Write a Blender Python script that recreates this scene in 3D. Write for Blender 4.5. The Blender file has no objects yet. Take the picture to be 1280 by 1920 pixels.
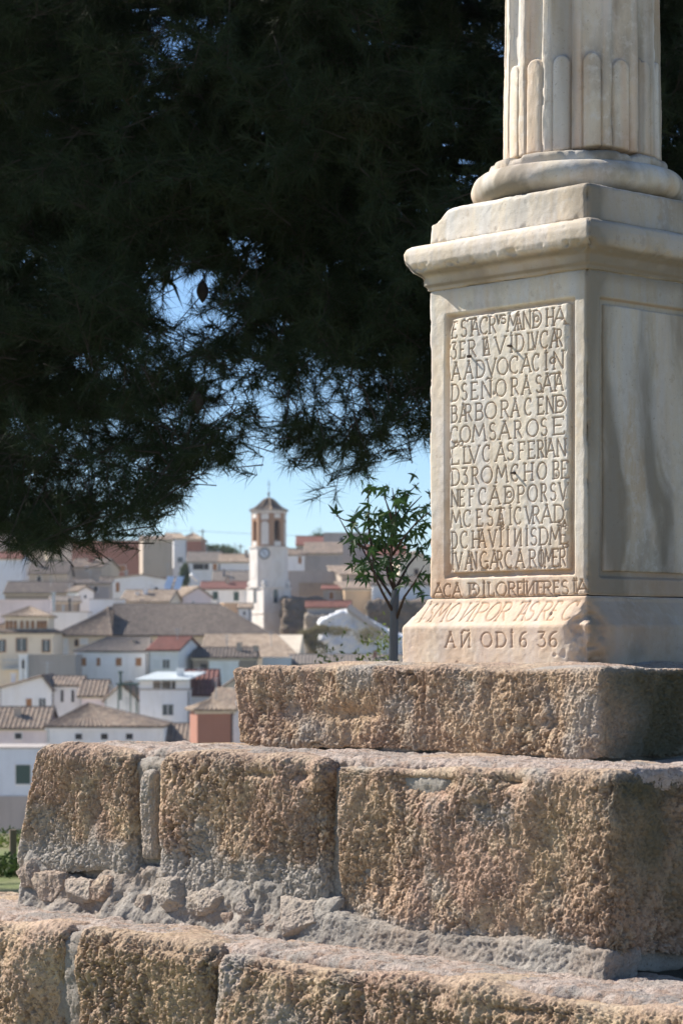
import bpy, math, random
import numpy as np
from mathutils import Vector, Matrix
R = math.radians
scn = bpy.context.scene
col = scn.collection
random.seed(7)
# ---------------------------------------------------------------- camera, sky, sun, exposure
FP = 4700.0; EYE = 0.035; HY = 1225.0
cam = bpy.data.cameras.new('camera'); cob = bpy.data.objects.new('camera', cam); col.objects.link(cob)
cob.location = (0, 0, EYE); cob.rotation_euler = (R(90), 0, 0)
cam.sensor_width = 36; cam.sensor_height = 36; cam.sensor_fit = 'AUTO'; cam.lens = FP*36/1920
cam.shift_y = (HY-960)/1920; cam.clip_end = 9000; cam.clip_start = .1
cam.dof.use_dof = True; cam.dof.focus_distance = 6.7; cam.dof.aperture_fstop = 9.5
scn.camera = cob
SUN_AZ = 149.5; SUN_EL = 39.0                     # azimuth counted from +X counter-clockwise
w = bpy.data.worlds.new('World'); scn.world = w; w.use_nodes = True
nt = w.node_tree; nt.nodes.clear()
sk = nt.nodes.new('ShaderNodeTexSky'); sk.sky_type = 'NISHITA'; sk.sun_disc = False
sk.sun_elevation = R(SUN_EL); sk.sun_rotation = R(90-SUN_AZ); sk.altitude = 1200; sk.air_density = 1.0; sk.dust_density = 0.0; sk.ozone_density = 6.0
bg = nt.nodes.new('ShaderNodeBackground'); bg.inputs[1].default_value = .080
wo = nt.nodes.new('ShaderNodeOutputWorld')
nt.links.new(sk.outputs[0], bg.inputs[0]); nt.links.new(bg.outputs[0], wo.inputs[0])
sl = bpy.data.lights.new('sun', 'SUN'); sl.energy = 5.0; sl.angle = R(.5); sl.color = (1, .93, .84)
so = bpy.data.objects.new('sun', sl); col.objects.link(so)
sd = Vector((math.cos(R(SUN_AZ))*math.cos(R(SUN_EL)), math.sin(R(SUN_AZ))*math.cos(R(SUN_EL)), math.sin(R(SUN_EL))))
so.rotation_euler = sd.to_track_quat('Z', 'Y').to_euler(); so.location = (-20, 10, 30)
vs = scn.view_settings; vs.view_transform = 'Standard'; vs.look = 'None'; vs.gamma = 1; vs.exposure = 0.85
vs.use_curve_mapping = False
# ---------------------------------------------------------------- helpers
def tag(o, label=None, cat=None, group=None, kind=None):
    if label: o['label'] = label
    if cat: o['category'] = cat
    if group: o['group'] = group
    if kind: o['kind'] = kind
    return o
def empty(name, loc=(0,0,0), rz=0, parent=None):
    o = bpy.data.objects.new(name, None); col.objects.link(o)
    o.location = loc; o.rotation_euler = (0, 0, rz); o.empty_display_size = .2
    if parent: o.parent = parent
    return o
def link(name, me, m=None, parent=None):
    o = bpy.data.objects.new(name, me); col.objects.link(o)
    if m and not me.materials: me.materials.append(m)
    if parent: o.parent = parent
    return o
def np_mesh(name, V, F, smooth=False):
    V = np.asarray(V, dtype=np.float32); F = np.asarray(F, dtype=np.int32)
    me = bpy.data.meshes.new(name)
    k = F.shape[1]; n = F.shape[0]
    me.vertices.add(len(V)); me.vertices.foreach_set('co', V.ravel())
    me.loops.add(n*k); me.loops.foreach_set('vertex_index', F.ravel())
    me.polygons.add(n); me.polygons.foreach_set('loop_start', np.arange(0, n*k, k, dtype=np.int32))
    me.polygons.foreach_set('loop_total', np.full(n, k, dtype=np.int32))
    me.polygons.foreach_set('use_smooth', np.full(n, smooth, dtype=bool))
    me.update(calc_edges=True); return me
class MB:
    def __init__(s): s.v = []; s.f = []
    def add(s, vs_, fs):
        b = len(s.v); s.v += [tuple(p) for p in vs_]; s.f += [tuple(b+i for i in f) for f in fs]; return s
    def box(s, x0, x1, y0, y1, z0, z1):
        return s.add([(x0,y0,z0),(x1,y0,z0),(x1,y1,z0),(x0,y1,z0),(x0,y0,z1),(x1,y0,z1),(x1,y1,z1),(x0,y1,z1)],
                     [(0,3,2,1),(4,5,6,7),(0,1,5,4),(1,2,6,5),(2,3,7,6),(3,0,4,7)])
    def prism(s, pts, y0, y1):                      # polygon in xz (counter-clockwise from the front) extruded along y
        n = len(pts)
        return s.add([(p[0], y0, p[1]) for p in pts]+[(p[0], y1, p[1]) for p in pts],
                     [tuple(range(n)), tuple(range(2*n-1, n-1, -1))]+[((i+1) % n, i, i+n, (i+1) % n+n) for i in range(n)])
    def tube(s, pts, rs, n=6):
        pts = [Vector(p) for p in pts]; rings = []
        for i, p in enumerate(pts):
            t = (pts[min(i+1, len(pts)-1)]-pts[max(i-1, 0)]).normalized()
            a = t.orthogonal().normalized() if abs(t.z) > .99 else t.cross(Vector((0,0,1))).normalized(); b = t.cross(a)
            r = rs[i] if hasattr(rs, '__len__') else rs
            rings.append([p+(a*math.cos(2*math.pi*k/n)+b*math.sin(2*math.pi*k/n))*r for k in range(n)])
        b0 = len(s.v); s.v += [tuple(q) for r_ in rings for q in r_]
        for i in range(len(pts)-1):
            for k in range(n):
                s.f.append((b0+i*n+k, b0+i*n+(k+1) % n, b0+(i+1)*n+(k+1) % n, b0+(i+1)*n+k))
        s.f.append(tuple(b0+k for k in range(n-1, -1, -1))); s.f.append(tuple(b0+(len(pts)-1)*n+k for k in range(n)))
        return s
    def mesh(s, name, smooth=False):
        me = bpy.data.meshes.new(name); me.from_pydata(s.v, [], s.f); me.update()
        if smooth: me.polygons.foreach_set('use_smooth', [True]*len(me.polygons))
        return me
    def build(s, name, m, parent=None, smooth=False): return link(name, s.mesh(name, smooth), m, parent)
# numpy noise
def _h(ix, iy, iz, s):
    h = (ix.astype(np.uint32)*np.uint32(374761393)) ^ (iy.astype(np.uint32)*np.uint32(668265263)) ^ (iz.astype(np.uint32)*np.uint32(2246822519)) ^ np.uint32((s*3266489917) & 0xffffffff)
    h = (h ^ (h >> np.uint32(15)))*np.uint32(2246822519); h = (h ^ (h >> np.uint32(13)))*np.uint32(3266489917)
    return ((h ^ (h >> np.uint32(16))) & np.uint32(0xffffff)).astype(np.float32)/np.float32(0xffffff)
def vn(P, s=0):
    P = np.asarray(P, dtype=np.float32); I = np.floor(P).astype(np.int64); F = P-I; F = F*F*(3-2*F); out = 0
    for dx in (0, 1):
        for dy in (0, 1):
            for dz in (0, 1):
                wt = (F[:,0] if dx else 1-F[:,0])*(F[:,1] if dy else 1-F[:,1])*(F[:,2] if dz else 1-F[:,2])
                out = out+wt*_h(I[:,0]+dx, I[:,1]+dy, I[:,2]+dz, s)
    return out*2-1
def fbm(P, o=4, s=0, g=.5):
    a = 1; r = 0
    P = np.asarray(P, dtype=np.float32)
    for i in range(o): r = r+a*vn(P+i*7.31, s+i); P = P*2.03; a *= g
    return r
def worley(P, s=0):
    P = np.asarray(P, dtype=np.float32); I = np.floor(P).astype(np.int64); best = np.full(len(P), 9, dtype=np.float32)
    for dx in (-1, 0, 1):
        for dy in (-1, 0, 1):
            for dz in (-1, 0, 1):
                a = I[:,0]+dx; b = I[:,1]+dy; c = I[:,2]+dz
                d = (a+_h(a,b,c,s)-P[:,0])**2+(b+_h(a,b,c,s+1)-P[:,1])**2+(c+_h(a,b,c,s+2)-P[:,2])**2
                best = np.minimum(best, d)
    return np.sqrt(best)
def sst(x, a, b): t = np.clip((x-a)/(b-a), 0, 1); return t*t*(3-2*t)
def lattice(xs, ys, zs, r=.01, faces='FTRL'):
    """surface lattice of a box with rounded edges; F front(-y) K back T top B bottom L left R right"""
    xs, ys, zs = [np.asarray(a, dtype=np.float64) for a in (xs, ys, zs)]
    nx, ny, nz = len(xs), len(ys), len(zs)
    idx = np.arange(nx*ny*nz, dtype=np.int64).reshape(nx, ny, nz); Q = []
    def q(a, flip):
        f = np.stack([a[:-1,:-1], a[1:,:-1], a[1:,1:], a[:-1,1:]], -1).reshape(-1, 4)
        Q.append(f[:, ::-1] if flip else f)
    if 'F' in faces: q(idx[:,0,:], False)
    if 'K' in faces: q(idx[:,-1,:], True)
    if 'T' in faces: q(idx[:,:,-1], False)
    if 'B' in faces: q(idx[:,:,0], True)
    if 'L' in faces: q(idx[0,:,:], True)
    if 'R' in faces: q(idx[-1,:,:], False)
    F = np.concatenate(Q); u, inv = np.unique(F, return_inverse=True); F = inv.reshape(-1, 4)
    ix = u//(ny*nz); iy = (u//nz) % ny; iz = u % nz
    P = np.stack([xs[ix], ys[iy], zs[iz]], -1)
    lo = np.array([xs[0], ys[0], zs[0]])+r; hi = np.array([xs[-1], ys[-1], zs[-1]])-r
    C = np.clip(P, lo, hi); D = P-C; L = np.linalg.norm(D, axis=1, keepdims=True); N = D/np.maximum(L, 1e-9)
    return C+N*r, N, F
def sp(a, b, d): return np.linspace(a, b, max(2, int(round(abs(b-a)/d))+1))
def cat_(*a):
    o = [a[0]]
    for x in a[1:]: o.append(x[1:])
    return np.concatenate(o)
def at(px, py, d): return Vector(((px-640)/FP*d, d, EYE+(HY-py)/FP*d))
# ---------------------------------------------------------------- materials
def mat(name, base, rough=.85, var=(), bump=(), attr=None, spec=.3, metal=0, rnd=0, trans=0, coord='Object'):
    m = bpy.data.materials.new(name); m.use_nodes = True; n = m.node_tree; N = n.nodes; L = n.links
    b = N['Principled BSDF']; b.inputs['Roughness'].default_value = rough; b.inputs['Specular IOR Level'].default_value = spec; b.inputs['Metallic'].default_value = metal
    tc = N.new('ShaderNodeTexCoord'); g = N.new('ShaderNodeNewGeometry')
    cur = N.new('ShaderNodeRGB').outputs[0]; cur.default_value = (*base, 1)
    vec = tc.outputs[coord]
    if rnd:
        oi = N.new('ShaderNodeObjectInfo'); ad = N.new('ShaderNodeVectorMath'); ad.operation = 'ADD'
        mu = N.new('ShaderNodeMath'); mu.operation = 'MULTIPLY'; mu.inputs[1].default_value = 37; L.new(oi.outputs['Random'], mu.inputs[0])
        L.new(vec, ad.inputs[0]); L.new(mu.outputs[0], ad.inputs[1]); vec = ad.outputs[0]
        hs = N.new('ShaderNodeHueSaturation'); mr = N.new('ShaderNodeMapRange'); mr.inputs[3].default_value = 1-rnd; mr.inputs[4].default_value = 1+rnd
        L.new(oi.outputs['Random'], mr.inputs[0]); L.new(mr.outputs[0], hs.inputs['Value']); L.new(cur, hs.inputs['Color']); cur = hs.outputs[0]
    for v in var:                                    # (scale or (sx,sy,sz), colour, lo, hi, amount[, detail])
        no = N.new('ShaderNodeTexNoise'); no.inputs['Detail'].default_value = v[5] if len(v) > 5 else 6; no.inputs['Roughness'].default_value = .62
        s_ = v[0]
        if isinstance(s_, tuple):
            mp = N.new('ShaderNodeMapping'); mp.inputs['Scale'].default_value = s_; L.new(vec, mp.inputs[0]); L.new(mp.outputs[0], no.inputs['Vector']); no.inputs['Scale'].default_value = 1
        else: L.new(vec, no.inputs['Vector']); no.inputs['Scale'].default_value = s_
        mr = N.new('ShaderNodeMapRange'); mr.inputs[1].default_value = v[2]; mr.inputs[2].default_value = v[3]; mr.inputs[4].default_value = v[4]; L.new(no.outputs[0], mr.inputs[0])
        mx = N.new('ShaderNodeMix'); mx.data_type = 'RGBA'; L.new(mr.outputs[0], mx.inputs[0]); L.new(cur, mx.inputs[6]); mx.inputs[7].default_value = (*v[1], 1); cur = mx.outputs[2]
    if attr:                                        # list of (attribute, colour, amount)
        for an, c_, am in attr:
            a_ = N.new('ShaderNodeAttribute'); a_.attribute_name = an
            mu = N.new('ShaderNodeMath'); mu.operation = 'MULTIPLY'; mu.inputs[1].default_value = am; mu.use_clamp = True; L.new(a_.outputs['Fac'], mu.inputs[0])
            mx = N.new('ShaderNodeMix'); mx.data_type = 'RGBA'; L.new(mu.outputs[0], mx.inputs[0]); L.new(cur, mx.inputs[6]); mx.inputs[7].default_value = (*c_, 1); cur = mx.outputs[2]
    L.new(cur, b.inputs['Base Color'])
    prev = None
    for bp in bump:                                  # (scale, strength, distance)
        no = N.new('ShaderNodeTexNoise'); no.inputs['Detail'].default_value = 5; no.inputs['Roughness'].default_value = .65
        if isinstance(bp[0], tuple):
            mp = N.new('ShaderNodeMapping'); mp.inputs['Scale'].default_value = bp[0]; L.new(vec, mp.inputs[0]); L.new(mp.outputs[0], no.inputs['Vector']); no.inputs['Scale'].default_value = 1
        else: L.new(vec, no.inputs['Vector']); no.inputs['Scale'].default_value = bp[0]
        bu = N.new('ShaderNodeBump'); bu.inputs['Strength'].default_value = bp[1]; bu.inputs['Distance'].default_value = bp[2]; L.new(no.outputs[0], bu.inputs['Height'])
        if prev: L.new(prev, bu.inputs['Normal'])
        prev = bu.outputs[0]
    if prev: L.new(prev, b.inputs['Normal'])
    if trans:
        tr = N.new('ShaderNodeBsdfTranslucent'); L.new(cur, tr.inputs[0]); ms = N.new('ShaderNodeMixShader'); ms.inputs[0].default_value = trans
        L.new(b.outputs[0], ms.inputs[1]); L.new(tr.outputs[0], ms.inputs[2]); L.new(ms.outputs[0], N['Material Output'].inputs[0])
    return m
M = {}
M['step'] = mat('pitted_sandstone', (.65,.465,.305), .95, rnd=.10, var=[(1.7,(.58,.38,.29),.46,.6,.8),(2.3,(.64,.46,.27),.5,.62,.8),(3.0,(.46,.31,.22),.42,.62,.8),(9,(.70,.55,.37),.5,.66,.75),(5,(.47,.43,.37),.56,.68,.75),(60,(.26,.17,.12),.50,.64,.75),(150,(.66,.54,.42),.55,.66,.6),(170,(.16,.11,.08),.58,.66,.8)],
    attr=[('pit',(.27,.175,.115),.6),('green',(.105,.10,.06),.95),('grey',(.47,.435,.39),.85)], bump=[(110,.9,.008),(330,.9,.004)])  # the greenish lichen tint also paints in shading on right faces
M['mortar'] = mat('grey_lime_mortar', (.45,.41,.36), .95, var=[(6,(.31,.28,.245),.42,.6,.8),(30,(.40,.36,.31),.5,.65,.7),(2.5,(.38,.28,.21),.5,.62,.6),(160,(.13,.12,.10),.56,.66,.6),(200,(.55,.52,.47),.58,.66,.5)], bump=[(130,.9,.008),(380,.9,.004)])
M['top'] = mat('worn_tread_mortar', (.64,.53,.46), .95, var=[(7,(.40,.37,.34),.45,.6,.9),(22,(.50,.34,.25),.5,.62,.7),(60,(.27,.2,.16),.54,.66,.7),(150,(.2,.15,.12),.57,.66,.7),(190,(.62,.52,.45),.57,.66,.5)], bump=[(60,.9,.010),(240,.9,.005)])
M['marble'] = mat('weathered_marble', (.68,.61,.49), .75, spec=.2, var=[((7,7,1.3),(.52,.39,.25),.5,.66,.7),((14,14,2),(.64,.63,.60),.46,.60,.7),((5,5,2.5),(.36,.33,.28),.52,.68,.75),(38,(.70,.67,.61),.5,.64,.6),(26,(.43,.36,.28),.60,.72,.6),(120,(.36,.30,.24),.62,.70,.7),(300,(.30,.25,.20),.64,.70,.6)],
    attr=[('ochre',(.60,.37,.22),.62),('grime_shade',(.19,.160,.115),.85),('groove',(.36,.19,.09),.80)], bump=[(60,.30,.004),(330,.45,.0018)])  # dirt tone also painted darker on the right side to deepen its shading
M['iron'] = mat('rusty_iron', (.08,.06,.05), .6, metal=.5)
M['needle'] = mat('pine_needles', (.030,.048,.022), .7, spec=.2, coord='Object', var=[(1.5,(.045,.05,.018),.5,.65,.6)], trans=.12)
M['bark'] = mat('pine_bark', (.055,.045,.038), .95, bump=[(30,.6,.02)])
M['leaf'] = mat('sapling_leaf', (.050,.105,.028), .5, spec=.4, rnd=.35, trans=.3)
M['sapbark'] = mat('grey_smooth_bark', (.12,.125,.135), .85, var=[((30,30,8),(.10,.10,.10),.5,.66,.7)], bump=[((60,60,14),.4,.004)])
M['twig'] = mat('brown_twig', (.075,.05,.04), .9)
M['shrub'] = mat('fresh_shrub_leaf', (.15,.19,.04), .6, var=[(9,(.07,.13,.02),.45,.6,.8)], trans=.35)
M['shrubdark'] = mat('dark_shrub_leaf', (.045,.085,.022), .7, var=[(6,(.09,.12,.03),.5,.62,.7)], trans=.2)
M['dryshrub'] = mat('dry_broom_leaf', (.30,.25,.13), .85, var=[(2,(.18,.17,.07),.45,.6,.8)], trans=.15)
M['fartree'] = mat('far_tree_leaf', (.075,.12,.035), .8, var=[(1.2,(.15,.19,.05),.5,.62,.7)], trans=.15)
M['grass'] = mat('lawn_and_earth', (.11,.15,.04), .95, var=[(.5,(.20,.16,.10),.48,.6,.8),(.02,(.48,.40,.31),.4,.55,.9)], bump=[(12,.5,.05)], coord='Object')
# town
def wallm(name, c, dirt=None, s=.35): 
    dirt = dirt or tuple(x*.72 for x in c)
    return mat(name, c, .9, var=[((s,s,s*.5),dirt,.5,.68,.6),((1.8,1.8,.25),tuple(x*.85 for x in c),.52,.66,.5),(7,tuple(min(1,x*1.08) for x in c),.5,.7,.4)], bump=[(5,.3,.05)], rnd=.03)
M['white'] = wallm('whitewashed_wall', (.86,.85,.84), (.70,.66,.60)); M['cream'] = wallm('cream_render', (.74,.64,.50)); M['pink'] = wallm('pinkish_render', (.82,.70,.68))
M['tan'] = wallm('tan_render', (.48,.40,.32)); M['grey'] = wallm('grey_cement_wall', (.42,.38,.35)); M['brick'] = wallm('red_brick_wall', (.38,.18,.125), (.28,.14,.10))
M['salmon'] = wallm('salmon_wall', (.50,.25,.18)); M['rubble'] = wallm('rubble_masonry', (.33,.27,.21), (.20,.17,.14), 1.2); M['peach'] = wallm('peach_render', (.66,.47,.30))
M['blue'] = wallm('pale_blue_wall', (.70,.76,.83)); M['towerwall'] = wallm('weathered_whitewash', (.82,.77,.71), (.58,.50,.42), .5)
M['towerbrick'] = wallm('terracotta_pilaster', (.42,.26,.17)); M['limewhite'] = wallm('lime_white', (.82,.83,.84), (.62,.58,.52), .6)
def roofm(name, a, b_, c, sc=1.0): return mat(name, a, .92, rnd=.06, var=[(1.1*sc,b_,.42,.58,.9),(2.8*sc,c,.5,.60,.85),(.35,tuple(x*.7 for x in a),.5,.68,.5),(12*sc,tuple(x*.5 for x in a),.56,.7,.6)], bump=[(4,.4,.08)])
M['tile'] = roofm('old_barrel_tiles', (.23,.17,.13), (.13,.105,.09), (.36,.29,.22)); M['tiledark'] = roofm('weathered_dark_tiles', (.13,.105,.09), (.085,.07,.062), (.20,.165,.14))
M['tiletan'] = roofm('pale_tan_tiles', (.36,.275,.20), (.24,.18,.135), (.48,.39,.30)); M['tilered'] = roofm('red_roof_tiles', (.22,.085,.065), (.17,.07,.055), (.28,.13,.10)); M['tilegrey'] = roofm('grey_brown_tiles', (.21,.18,.155), (.16,.135,.12), (.27,.235,.20))
M['maroon'] = roofm('maroon_roofing', (.20,.085,.07), (.16,.07,.06), (.25,.12,.10)); M['sheet'] = mat('pale_sheet_roof', (.55,.60,.60), .5)
M['dark'] = mat('dark_opening', (.03,.028,.026), .5); M['shutb'] = mat('brown_shutter', (.36,.17,.07), .7); M['shutg'] = mat('green_shutter', (.05,.09,.075), .7); M['shutw'] = mat('white_blind', (.74,.74,.72), .6)
M['glass'] = mat('window_glass', (.05,.07,.08), .15, spec=.6); M['metal'] = mat('galvanised_metal', (.42,.44,.45), .4, metal=.6); M['darkmetal'] = mat('dark_metal', (.07,.07,.075), .5, metal=.3); M['panel'] = mat('solar_panel_glass', (.80,.85,.90), .35, spec=.8)  # pale panel colour imitates the sky reflected in the solar glass
M['clock'] = mat('clock_face', (.62,.68,.74), .5); M['wood'] = mat('weathered_pole', (.20,.15,.11), .9); M['bell'] = mat('bronze_bell', (.25,.24,.2), .45, metal=.7); M['earth'] = mat('brown_earth_bank', (.17,.13,.10), .95, var=[(.4,(.25,.19,.14),.45,.62,.8),(2,(.10,.10,.05),.54,.64,.7)], bump=[(3,.8,.3)])
# ---------------------------------------------------------------- terrain
def terr(X, Y):
    yk = [-60, 17.3, 19.5, 60, 120, 215, 235, 262, 300, 330, 380, 420, 460, 520, 700, 1500, 5200]
    zk = [-1.2, -1.2, -3.2, -17, -24, -19.5, -16.5, -9.5, -5.5, -2.5, .5, 6, 12, 18.5, 12, -20, -60]
    z = np.interp(Y, yk, zk)
    fx = np.interp(X, [-40, -10, 8, 30], [-1.0, 0, 0, -.5])
    return z+np.where(Y > 240, fx, 0)+np.where(Y > 40, fbm(np.stack([X*.04, Y*.04, X*0], -1), 3, 5)*.9, fbm(np.stack([X*1.3, Y*1.3, X*0], -1), 3, 5)*.02)
ty = cat_(sp(-60, 8, 6), sp(8, 22, .25), sp(22, 140, 4), sp(140, 620, 4), np.geomspace(620, 5200, 16)); tx = np.unique(np.concatenate([sp(-14, 14, .4), sp(-90, 90, 3), np.geomspace(90, 2600, 10), -np.geomspace(90, 2600, 10)]))
gx, gy = np.meshgrid(tx, ty, indexing='ij'); gz = terr(gx.ravel(), gy.ravel())
ii = np.arange(gx.size).reshape(gx.shape); Fq = np.stack([ii[:-1,:-1], ii[1:,:-1], ii[1:,1:], ii[:-1,1:]], -1).reshape(-1, 4)
tag(link('ground', np_mesh('ground', np.stack([gx.ravel(), gy.ravel(), gz], -1), Fq, True), M['grass']), kind='structure')
# ---------------------------------------------------------------- stepped base: every stone is a part
UX = Vector((.682, -.731)); CX, CY = .656, 6.7; ROT = -math.atan2(.731, .682)
def monument(name): return empty(name, (CX, CY, 0), ROT)
base = tag(monument('stepped_base'), 'rough brown stone steps of three courses with grey mortar joints under the marble pedestal', 'steps')
def setattr_(me, name, val):
    a = me.attributes.new(name, 'FLOAT', 'POINT'); a.data.foreach_set('value', np.asarray(val, dtype=np.float32))
def rough(P, N, seed, amp=1.0, dents=()):
    front = np.clip(np.maximum(-N[:,1], np.abs(N[:,0])), 0, 1); top = np.clip(N[:,2], 0, 1)
    f = (front*1.0+top*.33)*amp
    big = fbm(P*4.2, 2, seed)*.013
    wx = P+np.stack([fbm(P*30, 2, seed+31), fbm(P*30, 2, seed+32), fbm(P*22, 2, seed+33)], -1)*.010
    wl_ = sst(fbm(P*2.6, 2, seed+40), -.25, .25); e1 = np.abs(fbm(wx*np.array([31., 31., 17.]), 5, seed+3, .72))*wl_+np.abs(fbm(wx*np.array([56., 56., 38.]), 4, seed+43, .75))*(1-wl_); e2 = fbm(wx*np.array([85., 85., 50.]), 3, seed+6, .7); gr = np.random.default_rng(seed).normal(size=len(P))
    m0 = worley(wx*np.array([60., 60., 38.]), seed+5); big2 = fbm(P*np.array([12, 12, 8.]), 3, seed+12); wt = .35+.95*sst(fbm(P*6, 3, seed+14), -.5, .5)
    pit = np.clip(sst(e1, .38, .0)*.75+sst(m0, .30, .05)*.5+sst(e2, 0, -1.2)*.6, 0, 1.3)*wt
    d = big*amp*1.25-pit*.0100*f*(.7+.5*wl_)+e2*.0026*f+gr*.0009*(.35+f)+big2*.0080*f
    for (x, z, rx, rz, dep) in dents:
        d = d-dep*np.exp(-((P[:,0]-x)/rx)**2-((P[:,2]-z)/rz)**2)*front
    return d, np.clip(pit*front, 0, 1)
def stone(x0, x1, y0, y1, z0, z1, seed, r=.03, res=.0027, name='stone', m='step', amp=1.0, taperL=0, shear=0, dents=(), faces='FTRL', grey=0, topdepth=.34, greylow=None, topm=None, parent=None):
    ys = cat_(sp(y0, min(y0+topdepth, y1), res*1.4), sp(min(y0+topdepth, y1), y1, .05)) if y1-y0 > topdepth+.06 else sp(y0, y1, res*1.4)
    P, N, F = lattice(sp(x0, x1, res), ys, sp(z0, z1, res), r, faces)
    if 'R' in faces and x1 > .9 and False: pass
    d, pit = rough(P, N, seed, amp, dents)
    P = P+N*d[:,None]
    h = (P[:,2]-z0)/(z1-z0)
    wgt = np.clip((x0+.35-P[:,0])/.35, 0, 1)
    P[:,0] += taperL*h*wgt
    P[:,1] += shear*h
    me = np_mesh(name, P, F, True)
    setattr_(me, 'pit', pit)
    setattr_(me, 'green', np.clip(N[:,0], 0, 1)*sst(fbm(P*5, 3, seed+50), -1.3, .9)*(1 if x1 > .35 else .3))  # right-facing sides coloured darker to deepen their shading, with lichen tint
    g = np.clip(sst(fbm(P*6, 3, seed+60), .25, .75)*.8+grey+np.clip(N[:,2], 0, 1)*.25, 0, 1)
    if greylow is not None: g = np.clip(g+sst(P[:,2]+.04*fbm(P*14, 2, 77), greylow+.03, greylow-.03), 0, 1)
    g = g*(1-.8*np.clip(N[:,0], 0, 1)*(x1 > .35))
    setattr_(me, 'grey', g)
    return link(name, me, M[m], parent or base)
def lump(x, y, z, rx, ry, rz, seed, m='step', name='rubble_stone', grey=1):
    g = np.random.default_rng(seed); P, N, F = lattice(sp(-1, 1, .034), sp(-1, 1, .06), sp(-1, 1, .034), .3, 'FTRLK')
    D = P/np.linalg.norm(P, axis=1, keepdims=True); nn = g.normal(size=(13, 3)); nn /= np.linalg.norm(nn, axis=1, keepdims=True); nn = np.concatenate([nn, [[0, -1, 0], [0, -.9, .43]]]); hh = g.uniform(.72, 1.0, len(nn))
    rr = np.min(hh[None]/np.maximum(D@nn.T, .12), 1); P = D*np.minimum(rr, 1.35)[:,None]; N = D
    P = P*np.array([rx, ry, rz])+np.array([x, y, z])
    e = np.abs(fbm(P*28, 4, seed, .68)); P = P+N*((.4-e)*.0055+fbm(P*9, 2, seed+4)*.006+g.normal(size=len(P))*.0006)[:,None]
    me = np_mesh(name, P, F, True); setattr_(me, 'pit', sst(e, .3, 0)); setattr_(me, 'green', P[:,0]*0); setattr_(me, 'grey', P[:,0]*0+grey)
    return link(name, me, M[m], base)
Z2, Z3, ZG = -.232, -.703, -1.22
# top course
stone(-.975, .405, -.402, .9, Z2+.002, 0, 12, .022, taperL=-.025, topdepth=.8, dents=[(-.5,-.13,.2,.02,.012),(-.216,-.05,.006,.06,.012),(.017,-.06,.005,.05,.008),(-.7,-.14,.1,.03,.010),(.2,-.15,.12,.02,.008)])
# middle course
stone(-1.575, -1.000, -.747, .2, -.600, Z2-.004, 21, .04, taperL=.115, dents=[(-1.2,-.3,.03,.2,.008)], greylow=-.50)
stone(-.995, -.915, -.748, -.45, -.545, Z2-.045, 22, .03, grey=.75, amp=.6)
stone(-.905, -.228, -.752, -.0, -.632, Z2-.006, 23, .045, greylow=-.50, dents=[(-.45,-.28,.1,.012,.014),(-.3,-.5,.08,.05,.02),(-.8,-.52,.12,.04,.02),(-.31,-.27,.03,.03,.03),(-.27,-.4,.03,.15,.02)])
stone(-.207, .752, -.752, .5, -.665, Z2-.004, 24, .034, topdepth=.9, greylow=-.625, dents=[(.14,-.275,.10,.035,.034),(.42,-.262,.06,.02,.030),(.3,-.3,.05,.02,-.014),(-.15,-.6,.10,.10,.03),(-.02,-.45,.03,.12,.012),(.5,-.62,.1,.03,.014),(.3,-.66,.08,.02,.012)])
# bottom course
stone(-2.05, -.965, -1.02, -.40, -1.16, Z3-.004, 31, .05, res=.0036, dents=[(-.99,-.9,.08,.2,.03),(-1.15,-.72,.1,.03,.02)], topdepth=.62, amp=1.15)
stone(-.925, -.340, -1.025, -.60, -1.16, Z3-.002, 32, .045, dents=[(-.9,-.74,.07,.04,.03),(-.5,-.72,.2,.012,.012)], topdepth=.4, amp=1.15)
stone(-.345, 1.62, -1.020, -.60, -1.16, Z3-.003, 34, .045, res=.0036, topdepth=.4, dents=[(.7,-.75,.2,.012,.01),(.185,-.8,.012,.1,.016),(-.1,-.72,.14,.015,.016),(.45,-.73,.06,.03,.014)], amp=1.15)
stone(.80, 1.60, -.612, .6, -1.16, Z3-.006, 35, .03, res=.012, amp=.6)
# mortar: core, skirts and treads
def slab(name, x0, x1, y0, y1, z0, z1, seed, res, m, amp=.01, fr=8, r=.02, lean=0, wav=0, faces='FTRL'):
    P, N, F = lattice(sp(x0, x1, res), sp(y0, y1, res), sp(z0, z1, res), r, faces)
    P = P+N*(fbm(P*fr, 3, seed)*amp-np.abs(fbm(P*34, 4, seed+2, .75))*.0045+.002+np.random.default_rng(seed).normal(size=len(P))*.0010)[:,None]
    P[:,1] -= lean*np.clip((z1-P[:,2])/(z1-z0), 0, 1)**1.7
    if wav: P[:,2] += wav*fbm(np.stack([P[:,0]*5, P[:,1]*2, P[:,0]*0], -1), 3, seed+5)*np.clip((P[:,2]-z0)/(z1-z0), 0, 1)
    return link(name, np_mesh(name, P, F, True), M[m], base)
slab('mortar', -.93, .37, -.372, .95, Z2-.01, -.022, 41, .012, 'mortar')
slab('mortar', -1.42, .72, -.712, 1.2, Z3, Z2-.03, 42, .008, 'mortar', .012)
slab('mortar', -1.9, 1.5, -.985, 1.5, -1.19, Z3-.035, 43, .012, 'mortar', .014)
slab('mortar_bed', -1.435, .745, -.690, -.36, Z2-.05, Z2+.004, 44, .005, 'top', .007, 14, .02)
slab('mortar_bed', -1.95, 1.55, -.955, -.70, Z3-.06, Z3+.006, 45, .0055, 'top', .009, 11, .02)
slab('mortar_skirt', -1.52, -.16, -.746, -.65, Z3-.02, -.560, 46, .0045, 'mortar', .020, 13, .03, .055, .05)
slab('mortar_skirt', -.30, .745, -.766, -.65, Z3-.02, -.622, 47, .0045, 'mortar', .007, 11, .02, .028, .022)
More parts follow.
